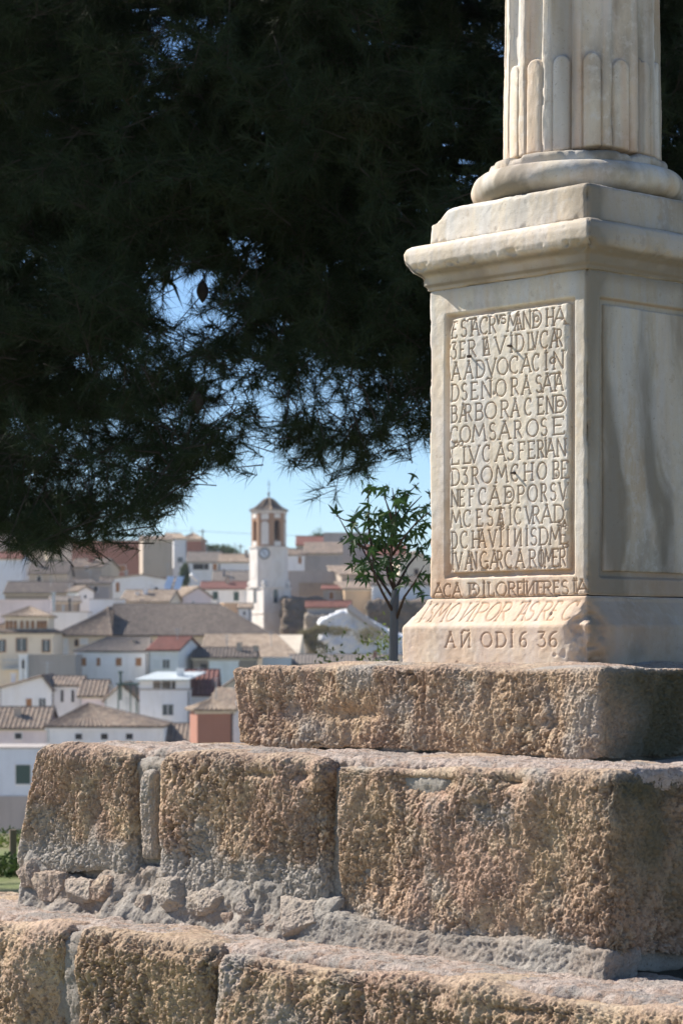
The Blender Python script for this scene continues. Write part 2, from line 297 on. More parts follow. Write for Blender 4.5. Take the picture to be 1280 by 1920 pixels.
slab('joint_mortar', -.285, -.155, -.708, -.6, Z3+.01, Z2-.02, 48, .005, 'mortar', .012, 9, .02, .01)
slab('joint_mortar', -1.02, -.875, -.716, -.6, Z3+.04, Z2-.022, 49, .005, 'mortar', .010, 11, .02)
slab('joint_mortar', -1.0, -.91, -.985, -.8, -1.16, Z3-.012, 50, .006, 'mortar', .016, 9, .03)
for i, (x, z, a, c, g) in enumerate([(-.67,-.635,.075,.045,.8),(-.50,-.645,.045,.055,.9),(-.40,-.665,.045,.028,.5),(-.30,-.640,.115,.060,.75),(-.46,-.675,.05,.022,.6),(-1.37,-.635,.06,.05,.5),(-1.22,-.640,.085,.04,.7),(-1.10,-.63,.05,.035,.3),(-.82,-.62,.06,.06,.85),(-.93,-.655,.05,.035,.6),(-1.47,-.61,.045,.05,.6),(-1.05,-.66,.05,.025,.5),(-.57,-.665,.035,.025,.4)]):
    lump(x, -.738, z, a, .05, c, 80+i*5, 'step', grey=g)
# ---------------------------------------------------------------- marble pedestal
ped = tag(monument('pedestal'), 'cream marble pedestal with a carved Spanish inscription on its sunlit face', 'pedestal')
def arc(cx, cy, rx, ry, a0, a1, n=12): return [(cx+rx*math.cos(R(a0+(a1-a0)*i/n)), cy+ry*math.sin(R(a0+(a1-a0)*i/n))) for i in range(n+1)]
def ser(x, y, s_=.13): return [(x-s_, y), (x+s_, y)]
G = {
'A': [[(0,0),(.55,1),(1,0)],[(.2,.36),(.82,.36)],ser(.0,0,.1),ser(1,0,.1),[(.42,1.06),(.62,1.06)]],
'B': [[(.12,0),(.12,1)],[(0,1),(.45,1)]+arc(.45,.76,.4,.24,90,-90),[(.12,.52),(.5,.52)]+arc(.5,.26,.45,.26,90,-90)+[(0,0)]],
'C': [arc(.55,.5,.52,.5,48,312,18), [(.9,.97),(.9,.78)]],
'D': [[(.12,0),(.12,1)],[(0,1),(.4,1)]+arc(.4,.5,.58,.5,90,-90,16)+[(0,0)]],
'E': [[(.12,0),(.12,1)],[(0,1),(.9,1),(.92,.88)],[(.12,.52),(.7,.52)],[(0,0),(.95,0),(1,.14)]],
'F': [[(.12,0),(.12,1)],[(0,1),(.95,1),(.97,.86)],[(.12,.52),(.7,.52)],ser(.12,0)],
'G': [arc(.52,.5,.5,.5,48,330,18), [(.95,.25),(.95,.02)],[(.62,.42),(.98,.42)]],
'H': [[(.1,0),(.1,1)],[(.9,0),(.9,1)],[(.1,.5),(.9,.5)],ser(.1,0),ser(.1,1),ser(.9,0),ser(.9,1)],
'I': [[(.5,0),(.5,1)],[(.2,0),(.8,0)],[(.2,1),(.8,1)],[(.42,1.13),(.5,1.17),(.58,1.13)]],
'L': [[(.12,0),(.12,1)],[(-.05,1),(.3,1)],[(0,0),(.95,0),(1,.2)]],
'M': [[(0,0),(.16,1),(.5,.3),(.84,1),(1,0)],ser(0,0,.08),ser(1,0,.08)],
'N': [[(.08,0),(.08,1),(.9,0),(.9,1)],ser(.08,0,.1),ser(.9,1,.1)],
'n': [[(.08,1),(.08,0),(.9,1),(.9,0)],ser(.08,1,.1),ser(.9,0,.1)],
'O': [arc(.5,.5,.5,.5,0,360,22)],
'P': [[(.12,0),(.12,1)],[(0,1),(.45,1)]+arc(.45,.74,.45,.26,90,-90)+[(.12,.48)],ser(.12,0)],
'R': [[(.12,0),(.12,1)],[(0,1),(.45,1)]+arc(.45,.75,.42,.25,90,-90)+[(.12,.5)],[(.42,.5),(1,0)],ser(.12,0)],
'S': [arc(.5,.76,.42,.24,35,270,12)[:-1]+arc(.5,.26,.44,.26,90,-150,14)],
'T': [[(.5,0),(.5,1)],[(0,.9),(.02,1),(.98,1),(1,.9)],ser(.5,0)],
'V': [[(0,1),(.5,0),(1,1)],ser(0,1,.1),ser(1,1,.1)],
'3': [[(.1,1),(.85,1),(.4,.6)]+arc(.45,.3,.48,.30,80,-150,14)],
'6': [[(.9,1)]+arc(.9,.4,.85,.6,95,170,8)+arc(.5,.27,.42,.27,180,540,16)],
'~': [[(0,.2),(.25,.8),(.75,.2),(1,.8)]],
'.': [[(.4,.4),(.6,.6)]],
}
def c2x(cx, c=0):
    p = (740+cx/2.3704-640)/FP
    return (p*(6.7+.682*c)-.656-.731*c)/(.682+.731*p)+.004
ROWS = [
 "E250,275 S293,320 T322,362 A338,374 C378,412 R418,448 v452,468 s470,492 M500,548 A530,562 N568,605 D610,650 o618,638 H672,706 A704,756",
 "3250,275 E288,312 R325,360 L392,418 A396,420 V445,490 I510,524 D535,572 L590,614 V608,634 C645,680 A690,722 R716,742",
 "A252,290 A310,345 D360,398 V408,448 O455,500 C508,548 A560,602 C610,640 I663,680 o688,712 N702,750",
 "D250,285 S298,322 E338,368 N385,430 O447,492 R515,548 A565,600 S625,652 A654,695 T686,735 A708,745",
 "B250,278 A288,318 R312,342 B358,392 O400,450 R470,505 A516,550 C575,605 E632,660 N672,706 D710,760 o718,745",
 "C248,280 O290,335 M345,402 S420,448 A462,510 R530,562 O585,635 S648,675 E700,752",
 "L250,285 L305,338 V330,374 C390,422 A448,490 S498,528 F548,577 E590,620 R632,660 I664,674 A670,708 N718,758",
 "D250,288 3298,325 R342,372 O385,432 M448,500 C515,547 H572,614 O632,672 B700,730 E738,765",
 "N250,282 E286,308 F330,352 C372,405 A420,465 D485,530 o497,518 P545,577 O590,632 R648,674 S690,715 V730,763",
 "M248,295 C305,337 E362,390 S410,436 T445,487 A455,482 I506,520 C530,560 V580,614 R610,642 A650,695 D705,750",
 "D250,276 C290,322 H342,376 A370,402 V418,450 I464,478 I494,508 n530,562 I580,590 S602,630 D640,680 M688,735 E733,760",
 "I250,260 V268,296 A312,340 N336,364 G378,412 A422,456 R452,478 C488,520 A535,572 R595,627 O638,660 I644,654 M664,702 E698,726 R730,758"]
def glyph_segs(tok, zb, h, c=0, slant=0, segs=None):
    g = tok[0]; a, b = [float(t) for t in tok[1:].split(',')]
    if g == 'o': g = 'O'; zb += h*.32; h *= .36
    elif g in 'vsda' and g != 'n': g = g.upper(); zb += h*.5; h *= .5
    x0, x1 = c2x(a, c), c2x(b, c)
    for pl in G[g]:
        pts = [(x0+(x1-x0)*u+slant*v*h+random.uniform(-.0004,.0004), zb+v*h) for u, v in pl]
        for i in range(len(pts)-1): segs.append((pts[i], pts[i+1]))
def engrave(X, Z, segs, hw=.0026):
    """depth 0..1 of V-cut strokes at the points (X,Z)"""
    dep = np.zeros(len(X))
    o = np.argsort(Z, kind='stable'); Zs = Z[o]
    for (a, b) in segs:
        z0, z1 = min(a[1], b[1])-hw, max(a[1], b[1])+hw
        i0, i1 = np.searchsorted(Zs, z0), np.searchsorted(Zs, z1); k = o[i0:i1]
        k = k[(X[k] > min(a[0], b[0])-hw) & (X[k] < max(a[0], b[0])+hw)]
        if not len(k): continue
        ax, az = a; dx, dz = b[0]-ax, b[1]-az; L2 = dx*dx+dz*dz+1e-12
        t = np.clip(((X[k]-ax)*dx+(Z[k]-az)*dz)/L2, 0, 1)
        ds = np.hypot(X[k]-ax-t*dx, Z[k]-az-t*dz)
        dep[k] = np.maximum(dep[k], np.clip(1-ds/hw, 0, 1)**.75)
    return dep
ZB = .188; ZT = 1.068; W = .6
segs = []
for i, row in enumerate(ROWS):
    for t in row.split(): glyph_segs(t, .9225-.0593*i, .0465, segs=segs)
for t in "D262,280 O285,302".split(): glyph_segs(t, .9225-.0593*6+.050, .014, segs=segs)
for t in "A466,482".split(): glyph_segs(t, .9225-.0593*10+.05, .015, segs=segs)
for t in "S722,738 A744,760".split(): glyph_segs(t, .9225-.0593*10+.05, .013, segs=segs)
for t in "O745,762".split(): glyph_segs(t, .9225-.0593*11+.049, .012, segs=segs)
for t in "~405,430".split(): glyph_segs(t, .9225-.0593*3+.049, .008, segs=segs)
# inscription slab
P, N, F = lattice(sp(-.511, -.067, .0021), sp(-.004, .02, .006), sp(.262, .978, .0021), .004, 'FTRLB')
fr = -N[:,1] > .5
ed = np.minimum(np.minimum(P[:,0]+.511, -.067-P[:,0]), np.minimum(P[:,2]-.262, .978-P[:,2]))
dep = engrave(P[:,0], P[:,2], segs)*fr
chip = sst(ed, .012, 0)*np.clip(fbm(P*40, 3, 3), 0, 1)*.010+np.exp(-((P[:,0]+.511)/.03)**2-((P[:,2]-.978)/.03)**2)*.012
for (hx, hz) in [(c2x(335), .865), (c2x(515), .880), (c2x(530), .530), (c2x(740), .937), (c2x(655),.57), (c2x(715),.515), (c2x(410),.275), (c2x(440),.755)]:
    dep = np.maximum(dep, .9*np.exp(-((P[:,0]-hx)**2+(P[:,2]-hz)**2)/.0045**2))
P[:,1] += dep*.0048+chip+fbm(P*9, 3, 7)*.0012+fbm(P*70, 2, 8)*.0005
me = np_mesh('inscription_panel', P, F, True); setattr_(me, 'groove', dep)
setattr_(me, 'ochre', sst(P[:,2]+fbm(P*6, 3, 9)*.08, .42, .25)*.5); setattr_(me, 'grime_shade', sst(fbm(P*7, 3, 10), .4, 1)*.3)
link('inscription_panel', me, M['marble'], ped)
for (hx, hz) in [(c2x(335), .867), (c2x(515), .882), (c2x(530), .532)]:
    mb = MB(); mb.tube([(hx, .01, hz), (hx, -.018, hz-.002)], .0032, 6); mb.build('iron_pin', M['iron'], ped)
# die with sunk panels
zs = cat_(sp(ZB, .245, .0022), sp(.245, .98, .006), sp(.98, 1.01, .0025), sp(1.01, ZT, .006))
P, N, F = lattice(sp(-W, 0, .0026), sp(0, W, .006), zs, .012, 'FRLK')
P0 = P.copy()
def sunk(u, z, u0, u1, z0, z1, soft=.006): return sst(u, u0, u0+soft)*sst(u, u1, u1-soft)*sst(z, z0, z0+soft)*sst(z, z1, z1-soft)
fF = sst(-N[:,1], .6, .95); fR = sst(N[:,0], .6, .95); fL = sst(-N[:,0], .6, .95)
recF = sunk(P[:,0], P[:,2], -.537, -.042, .243, .996, .012)*fF
P[:,1] += recF*.016
recR = sunk(P[:,1], P[:,2], .05, .55, .235, .996, .010)*fR; P[:,0] -= recR*.012
P[:,0] += sunk(P[:,1], P[:,2], .05, .55, .235, .996)*fL*.012
seg13 = []
for t in "A165,210 C212,245 A252,290 D322,372 E332,350 S342,358 I384,398 L410,437 O447,492 R500,532 E540,562 I564,576 n580,616 T612,644 E632,654 R655,692 E700,726 S735,765 I784,798 A800,848 I796,806".split(): glyph_segs(t, .1945, .036, segs=seg13)
dep = engrave(P0[:,0], P0[:,2], seg13)*fF; P[:,1] += dep*.0045
edge = np.abs(N[:,0]*N[:,1])*2
wear = edge*np.clip(fbm(P0*np.array([42,42,28.]), 4, 20, .65)+.0, 0, 1.3)*.010+edge*.001
P -= N*wear[:,None]; P -= N*(np.exp(-((P0[:,2]-.63)/.018)**2)*edge*.012*(P0[:,0] > -.1))[:,None]
P += N*(fbm(P0*5, 3, 21)*.0018+fbm(P0*60, 2, 22)*.0006)[:,None]
me = np_mesh('die', P, F, True); setattr_(me, 'groove', dep)
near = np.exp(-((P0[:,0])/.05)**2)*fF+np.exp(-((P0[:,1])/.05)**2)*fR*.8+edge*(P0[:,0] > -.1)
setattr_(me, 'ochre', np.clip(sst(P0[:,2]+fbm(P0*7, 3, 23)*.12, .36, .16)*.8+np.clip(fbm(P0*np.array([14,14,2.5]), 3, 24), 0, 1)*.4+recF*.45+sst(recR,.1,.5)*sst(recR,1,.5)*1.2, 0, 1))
setattr_(me, 'grime_shade', np.clip(near*(.35+.65*sst(P0[:,2]+fbm(P0*5, 3, 25)*.2, .45, .9))*.75*(1-.35*fF)+fR*(.62+.5*sst(fbm(P0*np.array([6,9,1.6]), 3, 26), -.2, .6))+sst(P0[:,2], 1.02, 1.068)*.35, 0, 1))  # dirty corner and top, plus right face painted darker for shading
link('die', me, M['marble'], ped)
# side panel slab
P, N, F = lattice(sp(-.03, -.0035, .008), sp(.072, .528, .005), sp(.256, .976, .005), .004, 'FTRLBK')
P += N*(fbm(P*6, 3, 27)*.0015)[:,None]
me = np_mesh('side_panel', P, F, True); setattr_(me, 'groove', P[:,0]*0); setattr_(me, 'ochre', sst(P[:,2]+fbm(P*8, 2, 28)*.1, .3, .2)*.5+np.clip(fbm(P*np.array([9,9,2.]),3,30),0,1)*.3)
Q = P.copy(); Q[:,1] += .10*(Q[:,2]-.6)+fbm(P*5, 2, 35)*.04
setattr_(me, 'grime_shade', np.clip(.30+sst(fbm(Q*np.array([4,11,2.0]), 5, 29), -.6, .7)*.8, 0, 1)); link('side_panel', me, M['marble'], ped)  # streaky stains over a dark tone that paints in the panel's shading
def prof_box(name, x0, x1, y0, y1, zs, prof, seed, resx=.0045, res2=None, r=.012, faces='FTRLKB', amp=1.0, post=None, attrs=None):
    P, N, F = lattice(sp(x0, x1, resx), sp(y0, y1, res2 or resx), zs, r, faces)
    P0 = P.copy(); cx, cy = (x0+x1)/2, (y0+y1)/2; hx, hy = (x1-x0)/2, (y1-y0)/2
    pr = np.interp(P[:,2], prof[0], prof[1])
    P[:,0] = cx+(P[:,0]-cx)*(1+pr/hx); P[:,1] = cy+(P[:,1]-cy)*(1+pr/hy)
    ed = np.maximum(np.abs(N[:,0]*N[:,1]), .35*np.abs(N[:,2]*np.maximum(np.abs(N[:,0]),np.abs(N[:,1]))))*2
    d = -ed*(np.clip(fbm(P*34, 4, seed, .65)+.05, 0, 1.4)*.008*amp+np.clip(fbm(P*9, 2, seed+6)-.25, 0, 1)*.02*amp)+fbm(P*6, 3, seed+1)*.0010*amp+fbm(P*70, 2, seed+2)*.0006-np.clip(fbm(P*30, 2, seed+8)-.75, 0, 1)*.012
    P = P+N*d[:,None]; gv = np.zeros(len(P))
    if post: P, gv = post(P0, P, N)
    me = np_mesh(name, P, F, True); a = attrs(P0, P, N) if attrs else (P[:,0]*0, P[:,0]*0)
    setattr_(me, 'ochre', np.clip(a[0], 0, 1)); setattr_(me, 'grime_shade', np.clip(a[1], 0, 1)); setattr_(me, 'groove', gv)
    return link(name, me, M['marble'], ped)
# pedestal foot: plinth and splayed moulding, lines 14 and 15
seg14 = []; seg15 = []
for t in "I112,122 S138,158 M166,215 O225,266 n292,336 P346,392 O400,446 R450,492 T522,562 A540,572 S575,610 R630,672 E680,706 C735,785".split(): glyph_segs(t, .124, .050, -.03, .22, seg14)
for t in "A222,262 n290,332 O380,426 D445,490 I508,522 6550,582 3630,666 6680,716 ~295,326".split(): glyph_segs(t, .052 if t[0] != '~' else .094, .040 if t[0] != '~' else .006, -.053, 0, seg15)
def foot_post(P0, P, N):
    f = sst(-N[:,1], .5, .9)
    d = engrave(P[:,0], P0[:,2], seg14+seg15, .0029)*f; Q = P.copy()
    Q[:,1] += d*.0030
    k = np.exp(-((P[:,0]-.04)/.05)**2-((P[:,1]+.04)/.05)**2)*(1+.6*fbm(P*20, 3, 99)); Q[:,0] -= k*.035; Q[:,1] += k*.035     # broken near corner
    return Q, d
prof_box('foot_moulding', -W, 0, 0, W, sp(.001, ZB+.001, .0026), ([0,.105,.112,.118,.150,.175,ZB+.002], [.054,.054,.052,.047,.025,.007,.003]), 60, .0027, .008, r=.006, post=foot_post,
    attrs=lambda P0, P, N: (.62+.5*fbm(P*7, 3, 61), sst(N[:,0], .5, .9)*.5+sst(fbm(P*8, 3, 62), .3, .9)*.3+np.exp(-((P[:,0]-.04)/.07)**2-((P[:,1]+.02)/.07)**2)*.4))  # right side painted darker for shading, besides patchy dirt
# cap moulding
def chiplip(P0, P, N):
    lip = np.exp(-((P0[:,2]-1.122)/.012)**2); k = np.clip(fbm(P*np.array([34,34,40]), 3, 74, .6)-.12, 0, 1)*lip*.022
    k2 = np.exp(-((P0[:,0]+.6)/.03)**2-((P0[:,1])/.03)**2-((P0[:,2]-1.12)/.03)**2)*.02
    Q = P-N*(k+k2)[:,None]; return Q, k*0
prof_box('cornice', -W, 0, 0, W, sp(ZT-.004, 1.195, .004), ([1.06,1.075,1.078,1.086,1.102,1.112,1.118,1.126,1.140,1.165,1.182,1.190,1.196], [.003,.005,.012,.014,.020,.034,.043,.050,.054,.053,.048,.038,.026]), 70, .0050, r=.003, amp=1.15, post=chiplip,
    attrs=lambda P0, P, N: (.2+.3*fbm(P*9, 3, 71)*(P0[:,2] < 1.12), sst(P0[:,2], 1.130, 1.105)*.45+sst(N[:,0], .5, .9)*.45+np.clip(fbm(P*8, 3, 72), 0, 1)*.45+np.exp(-((P0[:,2]-1.112)/.007)**2)*.6+np.exp(-((P0[:,2]-1.078)/.004)**2)*.6+np.exp(-((P0[:,0]/.10)**2+(P0[:,1]/.10)**2))*.5))  # dirt in the mouldings; right side also painted darker for shading
def chipc(P0, P, N):
    k = np.exp(-((P0[:,0]+.6)/.05)**2-((P0[:,1])/.05)**2-((P0[:,2]-1.295)/.03)**2); Q = P.copy(); Q[:,2] -= k*.035; Q[:,0] += k*.02
    return Q, k*0
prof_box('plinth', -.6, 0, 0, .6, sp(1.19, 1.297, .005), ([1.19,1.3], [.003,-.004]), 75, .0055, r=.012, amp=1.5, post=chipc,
    attrs=lambda P0, P, N: (.15+.3*fbm(P*np.array([8,8,2]), 3, 76), sst(N[:,0], .5, .9)*.5+sst(fbm(P*np.array([7,7,3]), 3, 77), 0, .8)*.5+sst(P0[:,2],1.205,1.193)*.5+np.exp(-((P0[:,0]/.09)**2+(P0[:,1]/.09)**2))*.35))  # stained patches; right side also coloured dark as painted shading
# ---------------------------------------------------------------- column
colm = tag(empty('column', (CX, CY, 0), ROT), 'cream marble column with cabled flutes on a round base above the pedestal', 'column')
def revolve(name, zr, nth, fn, smooth=True, cx=-.3, cy=.3, attrs=None):
    th = np.linspace(0, 2*math.pi, nth, endpoint=False); T, K = np.meshgrid(th, np.arange(len(zr)), indexing='ij')
    Z = np.array([q[0] for q in zr])[K].ravel(); Rr = np.array([q[1] for q in zr])[K].ravel(); T = T.ravel()
    Rr, Z = fn(T, Z, Rr)
    P = np.stack([cx+Rr*np.cos(T), cy+Rr*np.sin(T), Z], -1); i = np.arange(nth*len(zr)).reshape(nth, -1); j = np.roll(i, -1, 0)
    F = np.stack([i[:,:-1], j[:,:-1], j[:,1:], i[:,1:]], -1).reshape(-1, 4)
    me = np_mesh(name, P, F, smooth); a = attrs(P, T) if attrs else (P[:,0]*0, P[:,0]*0)
    setattr_(me, 'ochre', np.clip(a[0], 0, 1)); setattr_(me, 'grime_shade', np.clip(a[1], 0, 1)); setattr_(me, 'groove', P[:,0]*0)
    return link(name, me, M['marble'], colm)
def tn(T, Z, f, s): return fbm(np.stack([np.cos(T)*f*.3, np.sin(T)*f*.3, Z*f], -1), 3, s)
torus_stain = lambda P, T: (.2+.3*fbm(P*8, 3, 82), .2+sst(fbm(P*11, 4, 81), -.1, .8)*.7*sst(np.cos(T+.8), -.6, .7)+sst(P[:,2], 1.40, 1.41)*.35+sst(P[:,2]+fbm(P*20, 2, 80)*.008, 1.335, 1.30)*.7)  # ochre tint and dark dirt on the viewer side and underside
zr = [(1.293,.05),(1.295,.262)]+[(1.342+.046*math.sin(a), .257+.046*math.cos(a)) for a in np.linspace(-1.45, 1.35, 18)]+[(1.389,.250),(1.392,.251),(1.405,.253),(1.414,.250),(1.419,.238),(1.420,.05)]
revolve('torus_base', zr, 300, lambda T, Z, r: (r+tn(T, Z, 10, 83)*.0028+tn(T, Z, 60, 84)*.001-np.clip(tn(T, Z, 30, 85), 0, 1)*.012*(Z > 1.40), Z-np.clip(tn(T, Z*0, 20, 86), 0, 1)*.012*(Z > 1.41)), attrs=torus_stain)
vdir = math.atan2(-(CY+.22), -(CX+.02))-ROT       # direction of the viewer in local coordinates
PH = vdir+R(7.4)
def flute(T, Z, r):
    u = ((T-PH)/(2*math.pi/16)+.5) % 1-.5; ww = .36
    ch = np.sqrt(np.clip(1-(u/ww)**2, 0, 1))*.020*sst(np.abs(u), ww, ww-.03)
    top = 1.695; wc = .29
    inside = (np.abs(u) < wc)
    cap = top-.03+.03*np.sqrt(np.clip(1-(u/wc)**2, 0, 1))+tn(T*0, Z*0+np.round((T-PH)/(2*math.pi/16)), 3, 87)*.012
    cb = np.where(inside, .006+.013*np.sqrt(np.clip(1-(u/wc)**2, 0, 1)), 0)*sst(Z, cap, cap-.008)
    rr = r-ch+np.where(Z < cap+.01, np.minimum(cb, ch+.004), 0)
    ar = np.clip(tn(T, Z, 16, 88)+.1, 0, 1)*.006*(np.abs(np.abs(u)-ww) < .07)
    zz = Z+(Z < 1.45)*(np.exp(-((((T-vdir-.25+math.pi) % (2*math.pi))-math.pi)/.35)**2)*.012)*sst(Z, 1.45, 1.42)
    return rr-ar+tn(T, Z, 9, 89)*.0012+tn(T, Z, 60, 90)*.0006, zz
zr = [(1.421,.05),(1.421,.218),(1.425,.224)]+[(z, .225-.006*(z-1.42)/.47) for z in sp(1.43, 1.62, .01)]+[(z, .225-.006*(z-1.42)/.47) for z in sp(1.622, 1.71, .003)]+[(z, .225-.006*(z-1.42)/.47) for z in sp(1.72, 3.6, .02)]
sh = revolve('shaft', zr, 16*30, flute, cx=-.292, cy=.309, attrs=lambda P, T: (.12+np.clip(fbm(P*np.array([20,20,1.4]), 3, 91), 0, 1)*.8+sst(P[:,2], 1.5, 1.43)*.25, sst(fbm(P*np.array([16,16,1.2]), 3, 92), .1, .9)*.6))
revolve('capital', [(3.6,.21),(3.62,.24),(3.66,.24),(3.68,.22),(3.72,.24),(3.8,.30),(3.86,.31),(3.9,.31),(3.9,.02)], 64, lambda T, Z, r: (r, Z))
mb = MB(); mb.box(-.36,-.24,.24,.36,3.9,5.0); mb.box(-.36-.3,-.24+.3,.25,.35,4.45,4.56); mb.build('cross', M['marble'], colm)
# ---------------------------------------------------------------- vegetation
rng = np.random.default_rng(4)
def needles(pos, dirs, n, ln, wd, spread):
    """n needles at each tuft: thin triangles fanned round the twig direction"""
    m = len(pos); p = np.repeat(pos, n, 0); d = np.repeat(dirs, n, 0)
    rd = rng.normal(size=(m*n, 3)); rd /= np.linalg.norm(rd, axis=1, keepdims=True)
    v = d*rng.uniform(.15, 1.1, (m*n, 1))+rd*spread; v /= np.linalg.norm(v, axis=1, keepdims=True)
    p = p-d*rng.uniform(0, .10, (m*n, 1))
    L = ln*rng.uniform(.7, 1.15, (m*n, 1)); s = np.cross(v, rng.normal(size=(m*n, 3))); s /= np.linalg.norm(s, axis=1, keepdims=True)
    tip = p+v*L; tip[:,2] -= L[:,0]*.05
    V = np.stack([p-s*wd*.5, p+s*wd*.5, tip], 1).reshape(-1, 3)
    return V
pine = tag(empty('pine_tree', (1.25, 13.3, -1.2)), 'big dark backlit pine whose needled boughs hang over the whole upper picture', 'tree')
PO = np.array([1.25, 13.3, -1.2])
# lower outline of the crown and clearings, in view angles, turned into a density function of direction
bx = np.array([-400,0,60,120,235,290,330,372,420,470,490,500,525,560,640,700,760,830,900,1400]); by = np.array([1028,1030,1042,1040,1020,985,930,880,885,865,800,770,840,880,895,880,850,850,800,700])
gaps = [(520,620,30,30,.45),(560,690,40,25,.5),(640,730,50,25,.5),(730,720,40,20,.5),(540,760,30,20,.5),(660,850,60,22,.55),(740,860,40,18,.5),(290,790,40,18,.5),(200,800,40,14,.4),(160,870,50,14,.4),(60,900,40,14,.4),(330,930,25,16,.6),(240,960,30,12,.5),(100,985,40,12,.4),(20,960,20,12,.4),(380,700,30,18,.5),(470,560,20,20,.3),(600,780,40,22,.5),(690,800,60,18,.5),(770,830,30,20,.5),(590,850,40,15,.4),(400,800,40,20,.4),(330,850,40,20,.35),(250,900,50,15,.35),(430,600,25,25,.35),(350,640,60,16,.6),(40,800,20,20,.4),(360,190,16,30,.6),(450,830,30,30,.5),(345,545,62,42,.97),(395,600,35,30,.85),(325,90,34,32,.95),(272,128,22,16,.7),(318,20,40,16,.8),(470,690,30,26,.7),(503,765,28,45,.97),(110,212,55,12,.6),(225,195,30,14,.6),(295,160,40,12,.7),(215,690,30,14,.6),(150,690,40,10,.5),(300,700,50,14,.5),(760,380,45,14,.6),(640,800,60,22,.55),(740,770,60,25,.5),(30,320,40,10,.5),(440,780,30,40,.6),(410,700,30,26,.6),(340,770,50,14,.5),(230,860,60,14,.55),(470,470,30,20,.4),(690,70,20,10,.5),(950,272,12,12,.7),(850,380,30,12,.6),(75,520,20,12,.4),(300,860,30,16,.5)]
def keepp(P, soft=0):
    px = 640+FP*P[:,0]/P[:,1]; py = HY-FP*(P[:,2]-EYE)/P[:,1]
    k = py < np.interp(px, bx, by)-rng.uniform(-5, 40, len(P))-soft
    pr = np.ones(len(P))
    for gx_, gy_, sx, sy, am in gaps: pr *= 1-min(.985, am*1.12)*np.exp(-(((px-gx_)/(sx*1.1+soft*.12))**2+((py-gy_)/(sy*1.1+soft*.12))**2)**1.5)
    fade = sst(np.interp(px, bx, by)-py, 0, 120)
    return k & (rng.uniform(size=len(P)) < pr*(.72+.28*fade)) & (px > -2600)
lims = MB(); tws = MB(); tufts = []; tdir = []
trunk = MB(); tp = [(0,0,-.3),(.05,0,.8),(-.05,.1,2.2),(.1,.2,3.8),(0,.3,5.6),(.1,.3,7.5),(.0,.3,9)]; trunk.tube(tp, [.24,.2,.18,.16,.13,.09,.03], 12); trunk.build('trunk', M['bark'], pine, True)
nb = 0
limbs = []
for k in range(120):
    z0 = rng.uniform(1.6, 8.6); a = rng.uniform(math.pi*.75, math.pi*1.35) if k % 4 else rng.uniform(-.6, .8)
    L = rng.uniform(2.2, 6.3)*(1 if k % 4 else .5); pts = []; droop = rng.uniform(.02, .09)
    for s in np.linspace(0, 1, 9):
        pts.append(np.array([L*s*math.cos(a), .2+L*.42*s*math.sin(a)*.8, z0+s*L*.12-droop*(L*s)**2+.05*math.sin(7*s+k)]))
    W_ = np.array(pts)+PO; W_ = np.concatenate([W_[:-1]*(1-t_)+W_[1:]*t_ for t_ in (0, .25, .5, .75)]); px_ = 640+FP*W_[:,0]/W_[:,1]; py_ = HY-FP*(W_[:,2]-EYE)/W_[:,1]
    if np.any(py_ > np.interp(px_, bx, by)-170): continue
    if np.any([np.any(((px_-g_[0])/g_[2])**2+((py_-g_[1])/g_[3])**2 < 1.5) for g_ in gaps if g_[4] > .8]): continue
    lims.tube([tuple(p) for p in pts], [.03*(1-.8*s)+.005 for s in np.linspace(0, 1, 9)], 6); limbs.append(np.array(pts))
lims.build('branches', M['bark'], pine, True)
LP = np.concatenate(limbs)
def spawn(n, xr, yr, zr_, per, keepfn=True, ln=.5, soft=0):
    C = np.stack([rng.uniform(*xr, n), rng.uniform(*yr, n), rng.uniform(*zr_, n)], -1)
    ok = keepp(C, soft) if keepfn else np.ones(n, bool); C = C[ok]
    for c in C:
        loc = c-PO
        j = np.argmin(((LP-loc)**2).sum(1)); q = LP[j]
        out = loc-np.array([0, .3, loc[2]-.4]); out /= np.linalg.norm(out)+1e-6; out[2] += rng.uniform(-.55, .35); out += rng.normal(size=3)*.35; out /= np.linalg.norm(out)
        b = loc-out*ln*.5
        smax = 0; smin = 1
        for i in range(per):
            s = rng.uniform(.1, 1); bp = b+out*ln*s; d = out*.9+rng.normal(size=3)*.62; d /= np.linalg.norm(d); l2 = rng.uniform(.08, .24)*(1.2-.5*s); e = bp+d*l2
            if keepfn and not (keepp((e+PO)[None], soft)[0] or rng.uniform() < .06): continue
            smax = max(smax, s); smin = min(smin, s)
            if i % 2 and soft < 50: tws.tube([tuple(bp), tuple(e)], [.0022,.0014], 3)
            tufts.append(e); tdir.append(d)
        if smax > 0 and soft < 50:
            b = b+out*ln*max(0, smin-.1); smax = smax-max(0, smin-.1)
            tws.tube([tuple(b), tuple(b+out*ln*smax*.5), tuple(b+out*ln*smax+np.array([0,0,-.01]))], [.0032,.0026,.0018], 3)
            if np.linalg.norm(q-b) < .5 and keepp((b+PO)[None], 60)[0]: tws.tube([tuple(q), tuple((q+b)/2+np.array([0,0,.03])), tuple(b)], [.005,.004,.0032], 3)
spawn(1700, (-2.0, 1.9), (10.6, 12.6), (.2, 3.5), 18)
